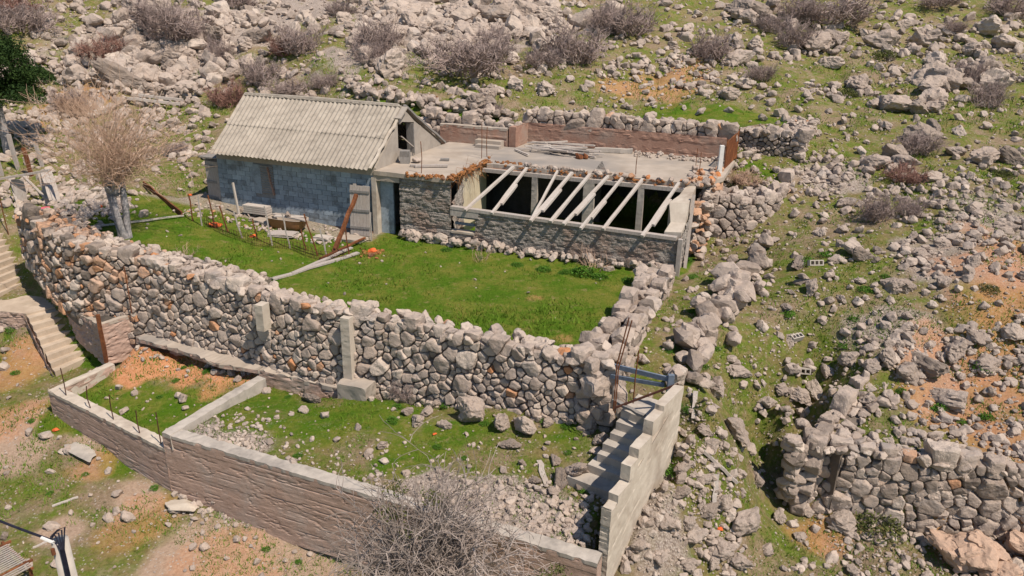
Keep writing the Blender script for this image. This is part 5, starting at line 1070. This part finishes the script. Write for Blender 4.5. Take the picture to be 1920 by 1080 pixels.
# ------------------------------------------------------------------ iron rods, posts and timber
def rod(name, u, v0, v1, z, r, label, group, material='rust_dark', lean=(0, 0), cat='rod', sides=6):
    p = at(u, v0, z); h = vtop(u, v1, p) - z; mb = MB(); q = p + np.array([lean[0], lean[1], h]); m_ = (p + q) / 2 + RNG.normal(0, .012, 3); mb.tube([p - EZ * .05, m_, q], [r, r, r], sides)
    return mb.build(name, M[material], label=label, cat=cat, group=group)
for u, v0, v1 in ((124, 741, 690), (170, 765, 724), (213, 786, 740), (262, 812, 770), (302, 832, 773)):
    rod('steel_rod', u, v0, v1, -2.25, .013, 'thin upright steel rod set in the pale wall top', 'rods along the pale wall top')
for x0, y0, x1, y1 in ((65, 890, 60, 700), (150, 905, 118, 695), (235, 930, 178, 765), (322, 965, 268, 800), (415, 975, 390, 845), (510, 1015, 470, 765), (622, 1030, 575, 808), (725, 1045, 690, 910), (800, 1078, 702, 815), (855, 1078, 808, 910), (998, 1085, 966, 865), (1137, 985, 1139, 805), (10, 860, -5, 690)):
    u0, v0, u1, v1 = 360 + x0 / 3.375, 160 + y0 / 3.375, 360 + x1 / 3.375, 160 + y1 / 3.375; p = gp(u0, v0); h = vtop(u0, v1, p) - p[2]; s = (u1 - u0) * rng_at(p) / F * .7
    mb = MB(); mb.bar(p - EZ * .1, p + np.array([s, 0, h]), .036, .036, jitter=.010, n=4); mb.build('fence_post', M['rust'] if RNG.random() > .25 else M['wood'], label='thin rusty leaning post in the broken fence across the lawn', cat='post', group='posts of the broken lawn fence')
def beam(name, a, b, wd, ht, material, label, cat='plank', group=None, j=.01, n=5, z=(None, None), up=(0, 0)):
    p = gp(*a) if z[0] is None else at(*a, z[0]); q = gp(*b) if z[1] is None else at(*b, z[1]); mb = MB(); mb.bar(p + EZ * (ht / 2 + up[0]), q + EZ * (ht / 2 + up[1]), wd, ht, jitter=j, n=n)
    return mb.build(name, M[material], label=label, cat=cat, group=group)
pb = gp(626, 472); pt = onT(668, 365, -.55); mb = MB(); mb.bar(pb, pt, .11, .11, jitter=.015, n=6); mb.build('rusty_beam', M['rust'], label='long bent rusty beam leaning against the grey plank gate', cat='beam')
beam('plank', (510, 526), (672, 478), .16, .05, 'wood', 'long pale plank lying on the lawn beside the fence end', up=(.02, .05)); beam('plank', (548, 515), (660, 470), .11, .05, 'wood', 'shorter plank lying parallel behind the long pale one', up=(.02, .08)); beam('plank', (600, 488), (685, 455), .08, .05, 'rust', 'dark narrow board resting at the fence end', up=(.02, .15))
beam('pole', (165, 430), (345, 408), .05, .05, 'pale_wood', 'slender pole lying across the shaded lawn by the tree', 'pole', up=(.05, .05)); beam('plank', (140, 420), (195, 397), .09, .05, 'wood', 'short grey plank lying behind the tree on the wall edge', up=(.05, .1))
beam('rusty_rail', (270, 350), (342, 408), .05, .22, 'rust', 'low rusty sheet rail running from the tree to the fence', 'rail', up=(.0, .0))
nets = [gp(u, v) for u, v in ((385, 423), (425, 443), (480, 462), (545, 468), (600, 488), (650, 486))]; mb = MB(); na = Path(np.array(nets)); A_ = []; B_ = []
for a in np.arange(0, na.len, .07):
    p = na.pos(np.array([a]))[0]; z = gz(*p); hgt = .22 + .22 * float(fbm(np.array([[a * .9, 0, 0]]), 2, 3)[0]); A_.append([*p, z]); B_.append([p[0] + RNG.normal(0, .03), p[1] + RNG.normal(0, .03), z + hgt])
A_, B_ = np.array(A_), np.array(B_); mb.segs(A_, B_, np.full(len(A_), .006), np.full(len(A_), .006))
for fr_ in (.3, .6, 1.): C_ = A_ + (B_ - A_) * fr_; mb.segs(C_[:-1], C_[1:], np.full(len(C_) - 1, .006), np.full(len(C_) - 1, .006))
mb.build('wire_netting', M['rust_dark'], label='low sagging rusty wire netting along the broken lawn fence', cat='netting')
# plank gate by the doorway
gt = thing('plank_gate', tuple(L(-.55, -.45, 0)), 'grey plank gate leaning at the corner of the grey block house', 'gate'); rgg = np.random.default_rng(12)
g0, g1_ = L(-.72, -.5, .05), L(.0, -.42, .05); gd = (g1_ - g0)
for k in range(6): mb = MB(); mb.box(g0 + gd * (k / 6.0), gd * .155, E2 * .025, EZ * rgg.uniform(1.72, 1.8) + E2 * .12); mb.build('board', M['wood'], gt)
for z in (.25, .85, 1.5): mb = MB(); mb.box(g0 - E2 * (.03 - .068 * z) + EZ * z, gd, E2 * .028, EZ * .08); mb.build('cross_rail', M['dark_wood'], gt)
# bathtub
bt = thing('bathtub', tuple(L(-2.9, -1.05, .1)), 'rusty brown bathtub with pale rim and scraps piled on it in front of the house', 'bathtub')
def tub(mb, sc, z0, z1, inner):
    n = 28; prof = [(.70, 0), (.86, .3), (.94, .75), (1., 1.)]; V = []
    for k, h in prof:
        for j in range(n):
            a = 2 * math.pi * j / n; ca, sa = math.cos(a), math.sin(a); x = math.copysign(abs(ca) ** .5, ca) * .74 * k * sc; y = math.copysign(abs(sa) ** .6, sa) * .36 * k * sc
            V.append(L(-2.9 + x, -1.05 + y, z0 + (z1 - z0) * h))
    f = [(i * n + j, i * n + (j + 1) % n, (i + 1) * n + (j + 1) % n, (i + 1) * n + j) for i in range(3) for j in range(n)]; f.append(tuple(range(n))[::-1]); mb.add(V, f)
mb = MB(); tub(mb, 1, .16, .55, 0); mb.build('shell', M['tub'], bt, smooth=True); mb = MB(); tub(mb, .95, .24, .552, 1); mb.build('basin', M['slab'], bt, smooth=True)
mb = MB(); V = []
for sc in (.96, 1.06):
    for j in range(28):
        a = 2 * math.pi * j / 28; ca, sa = math.cos(a), math.sin(a); V.append(L(-2.9 + math.copysign(abs(ca) ** .5, ca) * .74 * sc, -1.05 + math.copysign(abs(sa) ** .6, sa) * .36 * sc, .565))
mb.add(V, np.array([(j, (j + 1) % 28, 28 + (j + 1) % 28, 28 + j) for j in range(28)])); mb.build('rim', M['slab'], bt)
for s0, t0, s1, t1, m_, lab in ((-3.5, -.95, -1.95, -1.25, 'wood', 'long grey board laid across the bathtub'), (-3.3, -1.2, -2.3, -.9, 'pale_wood', 'pale short board laid across the bathtub')):
    mb = MB(); mb.bar(L(s0, t0, .60), L(s1, t1, .61), .18, .035, jitter=.004, n=3); mb.build('plank', M[m_], label=lab, cat='plank')
mb = MB(); scatter(mb, [L(-2.8, -1.1, .62)], [.24], 2, RNG, tint=lambda r: .3); mb.build('stone', M['stone'], label='grey stone resting on the boards over the bathtub', cat='stone')
for k in range(4):
    mb = MB(); c = L(-5.0 + RNG.normal(0, .03), -.75, .42 + k * .075); mb.box(c, E1 * 1.0, E2 * .32, EZ * .06); mb.build('wood_board', M['pale_wood'], label='one of the pale boards stacked at the house wall near the shed', cat='board', group='boards stacked at the house wall')
mb = MB(); p = L(-5.15, -.8, .35); mb.bar(p, p + EZ * 1.15 - E1 * .12, .075, .05); mb.build('post', M['pale_wood'], label='short white post standing by the stacked boards at the house', cat='post')
for s, t, w_, m_, lab in ((-2.6, -1.75, .9, 'wood', 'flat board lying in front of the bathtub'), (-1.3, -1.3, .6, 'pale_wood', 'crumpled white sheet lying right of the bathtub'), (-.35, -.95, .9, 'slab', 'pale concrete slab lying before the plank gate'), (-3.9, -.95, .9, 'slab', 'broken pale slab lying left of the bathtub')):
    v, f = ICO[2]; p = L(s, t, 0); p[2] = gz(*p[:2]) + .07; mb = MB(); q = np.clip(v * 1.6, -1, 1) * np.array([w_ * .5, w_ * .3, .05]) * (1 + RNG.normal(0, .03, (len(v), 1))); mb.add(q @ rotz(-TH + RNG.normal(0, .15)).T + p, f); mb.build('slab' if m_ != 'wood' else 'board', M[m_], label=lab, cat='slab')
for u, v, wp, m_, lab in ((476, 445, 13, 'orange', 'orange plastic scrap by the fence in front of the house'), (404, 425, 22, 'orange', 'orange tile shard at the left end of the fence'), (357, 367, 10, 'orange', 'orange rag hanging on a fence post near the house'), (183, 392, 22, 'orange', 'orange red bowl lying by the tree'), (90, 392, 16, 'pink', 'pink cloth hanging at the broken timber frame'), (697, 474, 22, 'orange', 'orange scrap under the rusty heap on the lawn'), (104, 808, 13, 'orange', 'orange scrap lying below the retaining wall'), (1350, 993, 14, 'orange', 'orange scrap among boulders at the lower right'), (815, 815, 10, 'orange', 'small orange brick piece on the terrace'), (690, 385, 1, 'orange', ''), (1363, 232, 10, 'orange', 'orange scrap on the grass above the gate'), (130, 587, 12, 'orange', 'orange brick piece beside the landing'), (815, 185, 12, 'rust', 'dark red bundle on the loose wall behind the roof')):
    if not lab: continue
    p = gp(u, v); v_, f = ROCK[2][RNG.integers(20)]; mb = MB(); s = wp * rng_at(p) / F / 2; mb.add(v_ * np.array([s, s * .8, s * .6]) + p + EZ * s * .3, f); mb.build('scrap', M[m_], label=lab, cat='scrap')
p = gp(697, 476); mb = MB(); scatter(mb, [p + np.array([x, y, 0]) for x, y in RNG.normal(0, .22, (40, 2))], RNG.uniform(.06, .2, 40), 1, RNG); mb.build('rusty_heap', M['rust_orange'], label='orange brown rusty heap at the end of the lawn fence', cat='heap')
# broken timber frame, upper left
fr = gp(60, 372); ft_ = thing('timber_pen', tuple(fr), 'broken grey timber pen frame with boards at the upper left', 'frame')
def fb_(a, b, wd, ht, nm, z0, z1, m_='wood'):
    p = gp(*a); q = gp(*b); mb = MB(); mb.bar(p + EZ * z0, q + EZ * z1, wd, ht, jitter=.01, n=4); mb.build(nm, M[m_], ft_)
fb_((-20, 395), (103, 372), .16, .07, 'top_rail', 1.05, 1.05); fb_((42, 385), (42, 384), .36, .05, 'board', .0, .95); fb_((88, 372), (90, 370), .08, .08, 'post', 0, 1.05)
for k in range(4): fb_((90 + k * 7, 378 + k), (82 + k * 7, 372), .13, .04, 'side_board', .05, 1.0)
fb_((50, 372), (92, 384), .10, .05, 'brace', .9, .15); fb_((28, 380), (36, 392), .08, .05, 'leg', 1.0, 0)
for u, v, h in ((35, 318, 57), (60, 330, 45), (80, 312, 38), (5, 330, 60)):
    p = gp(u, v); mb = MB(); mb.bar(p - EZ * .1, p + EZ * (h / 40) + np.array([-.12, 0, 0]), .12, .12, jitter=.01, n=3); mb.build('wooden_post', M['wood'] if u != 60 else M['rust'], label='old wooden post standing near the broken timber frame', cat='post', group='posts near the timber frame')
for u, v0, v1, lab in ((16, 440, 350, 'rusty rod standing at the head of the long stairs'), (105, 560, 470, 'rusty rod leaning on the landing of the long stairs'), (254, 585, 500, 'rusty rod upright in the face of the long wall')):
    p = gp(u, v0) if v0 != 585 else at(254, 585, -1.0) + np.array([-.05, -.12, 0]); h = vtop(u, v1, p) - p[2]; mb = MB(); mb.tube([p, p + EZ * h * .5 + RNG.normal(0, .02, 3), p + EZ * h], .016, 6); mb.build('steel_rod', M['rust'], label=lab, cat='rod')
mb = MB(); q = pc + np.array([.05, -.05, 0]); mb.bar(q - EZ * .1, q + EZ * (vtop(194, 590, q) - q[2]), .09, .09, jitter=.006, n=3); mb.build('rusty_post', M['rust'], label='thick rusty post at the corner of the planter by the stairs', cat='post')
# gate passage beside the whitewashed wall
bg = thing('wooden_rail', tuple(at(1200, 712, -.2)), 'faded blue wooden rails across the gap beside the long wall end', 'rail'); a, b = at(1142, 684, .25), at(1258, 712, .35); a2, b2 = at(1145, 705, .0), at(1245, 722, .18)
mb = MB(); mb.bar(a, b, .05, .11); mb.build('upper_rail', M['blue_paint'], bg); mb = MB(); mb.bar(a2, b2, .05, .09); mb.build('lower_rail', M['blue_paint'], bg); mb = MB(); mb.bar(b - EZ * .4, b + EZ * .12, .13, .10); mb.build('post', M['blue_paint'], bg)
mb = MB(); mb.bar(at(1152, 765, -.35), at(1272, 720, .35), .04, .04); mb.build('iron_bar', M['rust_dark'], label='dark iron bar slanting across the top of the steps', cat='bar')
beam('plank', (1150, 752), (1208, 782), .1, .06, 'dark_wood', 'dark short plank on the top step', z=(-.32, -.3))
sp = at(1160, 780, -.75); mb = MB(); v, f = ROCK[3][3]; mb.add(np.clip(v * 1.5, -1, 1) * np.array([.17, .15, .48]) + sp + EZ * .42, f); mb.build('standing_stone', M['stone'], label='upright squared stone post at the end of the long wall', cat='stone post')
for u0, v0, u1, v1 in ((1153, 775, 1170, 600), (1150, 770, 1165, 595), (1187, 756, 1189, 657), (1165, 640, 1172, 600)):
    p = at(u0, v0, -.5 if u0 < 1180 else -.3); h = vtop(u0, v1, p) - p[2]; mb = MB(); mb.tube([p, p + EZ * h * .5, p + EZ * h + np.array([(u1 - u0) * .012, 0, 0])], .015, 6); mb.build('steel_rod', M['rust'], label='rusty rod standing in the gap at the end of the long wall', cat='rod', group='rods at the end of the long wall')
# roof slab things
for u, v0, v1, lab in ((790, 325, 265, 'rusty rod rising from the slab edge before the gable'), (903, 297, 232, 'left of two rusty rods at the inner slab corner'), (913, 294, 238, 'right of two rusty rods at the inner slab corner'), (1192, 327, 292, 'short dark rod in the slab edge above the middle rafters')):
    rod('steel_rod', u, v0, v1, 2.3, .014, lab, None, 'rust')
for u, v0, v1 in ((1304, 318, 278), (1310, 330, 285)): rod('steel_rod', u, v0, v1, 2.3, .012, 'thin rusty rod at the right end of the roof slab', 'rods at the right end of the slab', 'rust')
mb = MB(); mb.bar(at(1348, 326, 2.25), at(1348, 326, 2.25) + EZ * 1.0, .15, .15, jitter=.004, n=2); mb.build('white_post', M['white'], label='square white concrete post beside the rusty gate', cat='post')
ga, gb = L(11.12, 5.6, 2.2), L(11.33, 7.9, 2.25); rgt = thing('rusty_gate', tuple((ga + gb) / 2), 'red brown rusty wire gate at the right end of the slab', 'gate')
for nm, p, q in (('gate_frame', ga + EZ * .1, gb + EZ * .1), ('gate_frame', ga + EZ * 1.05, gb + EZ * 1.05), ('gate_frame', ga, ga + EZ * 1.15), ('gate_frame', gb, gb + EZ * 1.15)): mb = MB(); mb.bar(p, q, .04, .04); mb.build(nm, M['rust'], rgt)
mb = MB(); pp = [ga + (gb - ga) * k / 46 for k in range(47)]; mb.segs([p + EZ * .1 for p in pp], [p + EZ * 1.05 for p in pp], np.full(47, .011), np.full(47, .011)); hh = np.linspace(.15, 1.0, 12); mb.segs([ga + EZ * h for h in hh], [gb + EZ * h for h in hh], np.full(12, .008), np.full(12, .008)); mb.build('wire_mesh', M['rust'], rgt)
mb = MB(); p = L(1.5, 2.2, 2.3); mb.bar(L(.45, 1.5, 2.3), L(.45, 1.5, 2.75), .34, .30, jitter=.01, n=2); mb.build('wooden_box', M['dark_wood'], label='small grey wooden box standing before the loft opening', cat='box')
mb = MB(); scatter(mb, [L(.8, 1.7, 2.33)], [.42], 2, RNG, tint=lambda r: .8); mb.build('stone', M['stone'], label='pinkish stone beside the wooden box on the slab', cat='stone')
for s0, t0, s1, t1, wd, m_, lab in ((1.1, .95, 2.1, 1.5, .14, 'wood', 'short weathered timber on the slab before the gable'), (.9, 1.0, 1.5, 1.15, .1, 'wood', 'smaller timber scrap at the left of the short weathered one'), (1.4, 2.4, 1.7, 2.5, .14, 'dark_wood', 'dark little timber offcut behind the rod on the slab')):
    mb = MB(); mb.bar(L(s0, t0, 2.35), L(s1, t1, 2.36), wd, .07, jitter=.006, n=3); mb.build('timber', M[m_], label=lab, cat='timber')
for k in range(38):
    s, t, a = RNG.uniform(3.2, 5.6), RNG.uniform(5.2, 6.9), RNG.normal(.1, .35); ln_ = RNG.uniform(.5, 1.5); mb = MB(); z = 2.33 + .02 * (k % 5) + .12 * math.exp(-((s - 4.2) / .8) ** 2)
    mb.bar(L(s, t, z), L(s + ln_ * math.cos(a), min(t + ln_ * math.sin(a), 7.2), z + RNG.uniform(-.02, .05)), RNG.uniform(.06, .13), .04, jitter=.006, n=3); mb.build('plank', M['pale_wood' if k % 3 else 'wood'], label='bleached plank in the heap at the back of the roof slab', cat='plank', group='planks heaped on the roof slab')
mb = MB(); mb.bar(L(6.1, 6.5, 2.40), L(7.5, 6.9, 2.40), .2, .16, jitter=.012, n=6); mb.build('log', M['concrete'], label='pale rough beam lying right of the plank heap on the slab', cat='beam')
mb = MB(); scatter(mb, [L(5.9, 5.0, 2.33), L(6.1, 5.1, 2.33), L(5.75, 5.15, 2.36)], [.3, .28, .22], 2, RNG); mb.build('rust_lump', M['rust'], label='dark rusty lump lying on the slab before the plank heap', cat='scrap')
v, f = ICO[1]; mb = MB(); mb.add([L(6.9, 3.6, 2.31), L(7.25, 3.55, 2.31), L(7.15, 3.8, 2.31), L(7.08, 3.68, 2.58)], [(0, 2, 1), (0, 1, 3), (1, 2, 3), (2, 0, 3)]); mb.build('stone', M['dark_render'], label='small pointed grey chunk standing on the slab', cat='stone')
mb = MB(); pts = [L(RNG.uniform(7.5, 11), RNG.uniform(6.3, 7.2), 2.32) for _ in range(90)]; scatter(mb, pts, RNG.uniform(.05, .2, 90), 1, RNG, tint=lambda r: .7); mb.build('slab_rubble', M['stone'], kind='stuff', label='broken stone bits along the foot of the reddish wall', cat='rubble')
# hollow blocks
def hollow(p, yaw, lab, tilt=0):
    mb = MB(); R_ = rotz(yaw)
    if tilt: c, s = math.cos(tilt), math.sin(tilt); R_ = R_ @ np.array([[1, 0, 0], [0, c, -s], [0, s, c]])
    def bb(x0, x1, y0, y1, z0, z1): mb.box(p + R_ @ np.array([x0, y0, z0]), R_ @ np.array([x1 - x0, 0, 0]), R_ @ np.array([0, y1 - y0, 0]), R_ @ np.array([0, 0, z1 - z0]))
    for y in (-.08, .05): bb(-.2, .2, y, y + .03, 0, .16)
    for x in (-.2, -.075, .045, .17): bb(x, x + .03, -.05, .05, 0, .16)
    mb.build('hollow_block', M['concrete'], label=lab, cat='block')
hollow(gp(1520, 532) + EZ * .62, .1, 'hollow concrete block balanced on the upright boulder', 1.2); hollow(gp(1490, 640) + EZ * .05, .5, 'pale hollow block lying on the right slope', .4); hollow(gp(1503, 695) + EZ * .02, -.1, 'hollow block half sunk in grass near the terrace wall', 1.3)
for a, b, lab in (((1318, 850), (1380, 915), 'long weathered plank lying on the lower right slope'), ((1338, 965), (1342, 900), 'shorter weathered plank standing up below the long one'), ((1300, 790), (1303, 745), 'thin stake upright among stones right of the whitewashed wall')):
    beam('plank', a, b, .10, .06, 'wood', lab, up=(.03, .12))
for a, b, lab in (((240, 196), (340, 207), 'front one of two long pale poles lying on the slope behind the tree'), ((262, 190), (345, 200), 'rear one of two long pale poles lying on the slope behind the tree')): beam('pole', a, b, .13, .12, 'pale_wood', lab, 'pole', up=(.25, .25))
beam('plank', (98, 950), (147, 933), .06, .03, 'pale_wood', 'thin pale stick lying on the ground at lower left'); beam('plank', (62, 1028), (95, 1014), .05, .03, 'pale_wood', 'short pale stick lying beside the utility pole'); beam('plank', (1010, 865), (1025, 910), .12, .04, 'wood', 'grey plank lying on the terrace grass near the steps')
p = gp(158, 850); mb = MB(); v, f = ROCK[3][5]; mb.add(v * np.array([.55, .3, .09]) @ rotz(-.6).T + p + EZ * .06, f); mb.build('concrete_slab', M['concrete'], label='flat pale broken slab lying on the ground below the rods', cat='slab')
mb = MB(); p = gp(345, 955); v, f = ROCK[3][7]; mb.add(v * np.array([.42, .22, .12]) @ rotz(-.3).T + p + EZ * .1, f); mb.build('concrete_slab', M['white_render'], label='pale broken slab leaning at the foot of the retaining wall', cat='slab')
# utility pole, cable and the rusty grille
pt_ = np.array([*at(112, 1012, 1.1)]); pl = thing('utility_pole', (pt_[0], pt_[1], -5.2), 'pale concrete utility pole with black cables at the bottom left', 'utility pole')
mb = MB(); mb.tube([(pt_[0], pt_[1], -5.2), (pt_[0], pt_[1], pt_[2])], [.17, .105], 16); mb.build('pole', M['concrete'], pl, smooth=True)
def arc(a, b, sag, n=12): return [np.asarray(a) * (1 - k / n) + np.asarray(b) * (k / n) - EZ * sag * 4 * (k / n) * (1 - k / n) for k in range(n + 1)]
tip = pt_ + np.array([-.10, -.03, .02]); mb = MB(); far = tip + (at(-300, 830, 2.0) - tip); mb.tube(arc(tip, far, .12), .018, 6); mb.build('cable', M['black'], pl)
for k in range(5):
    a = pt_ + np.array([.07 + .012 * k, -.13, -.1]); top = tip + np.array([.04 + .05 * k, -.02, .03 + .05 * k]); bot = pt_ + np.array([.02 + .02 * k, -.135 - .012 * (k % 2), -1.8]); pts = [tip, (tip + top) / 2 + EZ * .05, top, a + EZ * .05, a - EZ * .3, bot]; mb = MB(); mb.tube(pts, .011, 6); mb.build('cable', M['black'], pl)
mb = MB(); mb.tube([pt_ + np.array([-.03, -.1, .05]), pt_ + np.array([-.02, -.09, .02]), tip + np.array([-.12, 0, .03])], .022, 6); mb.build('clamp', M['white'], pl); mb = MB(); mb.tube([pt_ + np.array([-.04, -.12, -.05]), pt_ + np.array([-.03, -.13, -.14])], .025, 8); mb.build('marker', M['rust'], pl)
gc = at(15, 1062, -3.6); gl = thing('iron_grille', tuple(gc), 'rusty iron grille with pale bars in the bottom left corner', 'grille'); ga_, gb_ = at(10, 1022, -3.6), at(72, 1076, -3.6); dv = unit(gb_ - ga_); sd_ = np.array([dv[1], -dv[0]])
if sd_[0] > 0: sd_ = -sd_
def g3(a, b, z=0.): return np.array([*(ga_[:2] + dv * a + sd_ * b), -3.6 + z])
for nm, p, q in (('side_bar', g3(-.15, 0), g3(1.25, 0)), ('side_bar', g3(-.15, 1.3), g3(1.25, 1.3)), ('end_bar', g3(0, -.12, .03), g3(0, 1.4, .03)), ('end_bar', g3(1.0, -.12, .03), g3(1.0, 1.4, .03))): mb = MB(); mb.bar(p, q, .05, .05); mb.build(nm, M['rust'], gl)
for k in range(16): mb = MB(); mb.bar(g3(.08 + k * .075, -.02, .04), g3(.08 + k * .075, 1.32, .04), .022, .022); mb.build('slat', M['wood'], gl)
for a, b in ((0, 0), (1.1, 0), (0, 1.3), (1.1, 1.3)):
    p = g3(a, b); mb = MB(); mb.bar(p, np.array([p[0], p[1], gz(*p[:2]) - .05]), .05, .05); mb.build('leg', M['rust'], gl)
mb = MB(); p = gp(52, 1062); scatter(mb, [p], [.42], 3, RNG, tint=lambda r: .85); mb.build('stone', M['stone'], label='pale stone lying beside the iron grille', cat='stone')
for o in D.objects:
    if '_w' in o: del o['_w']
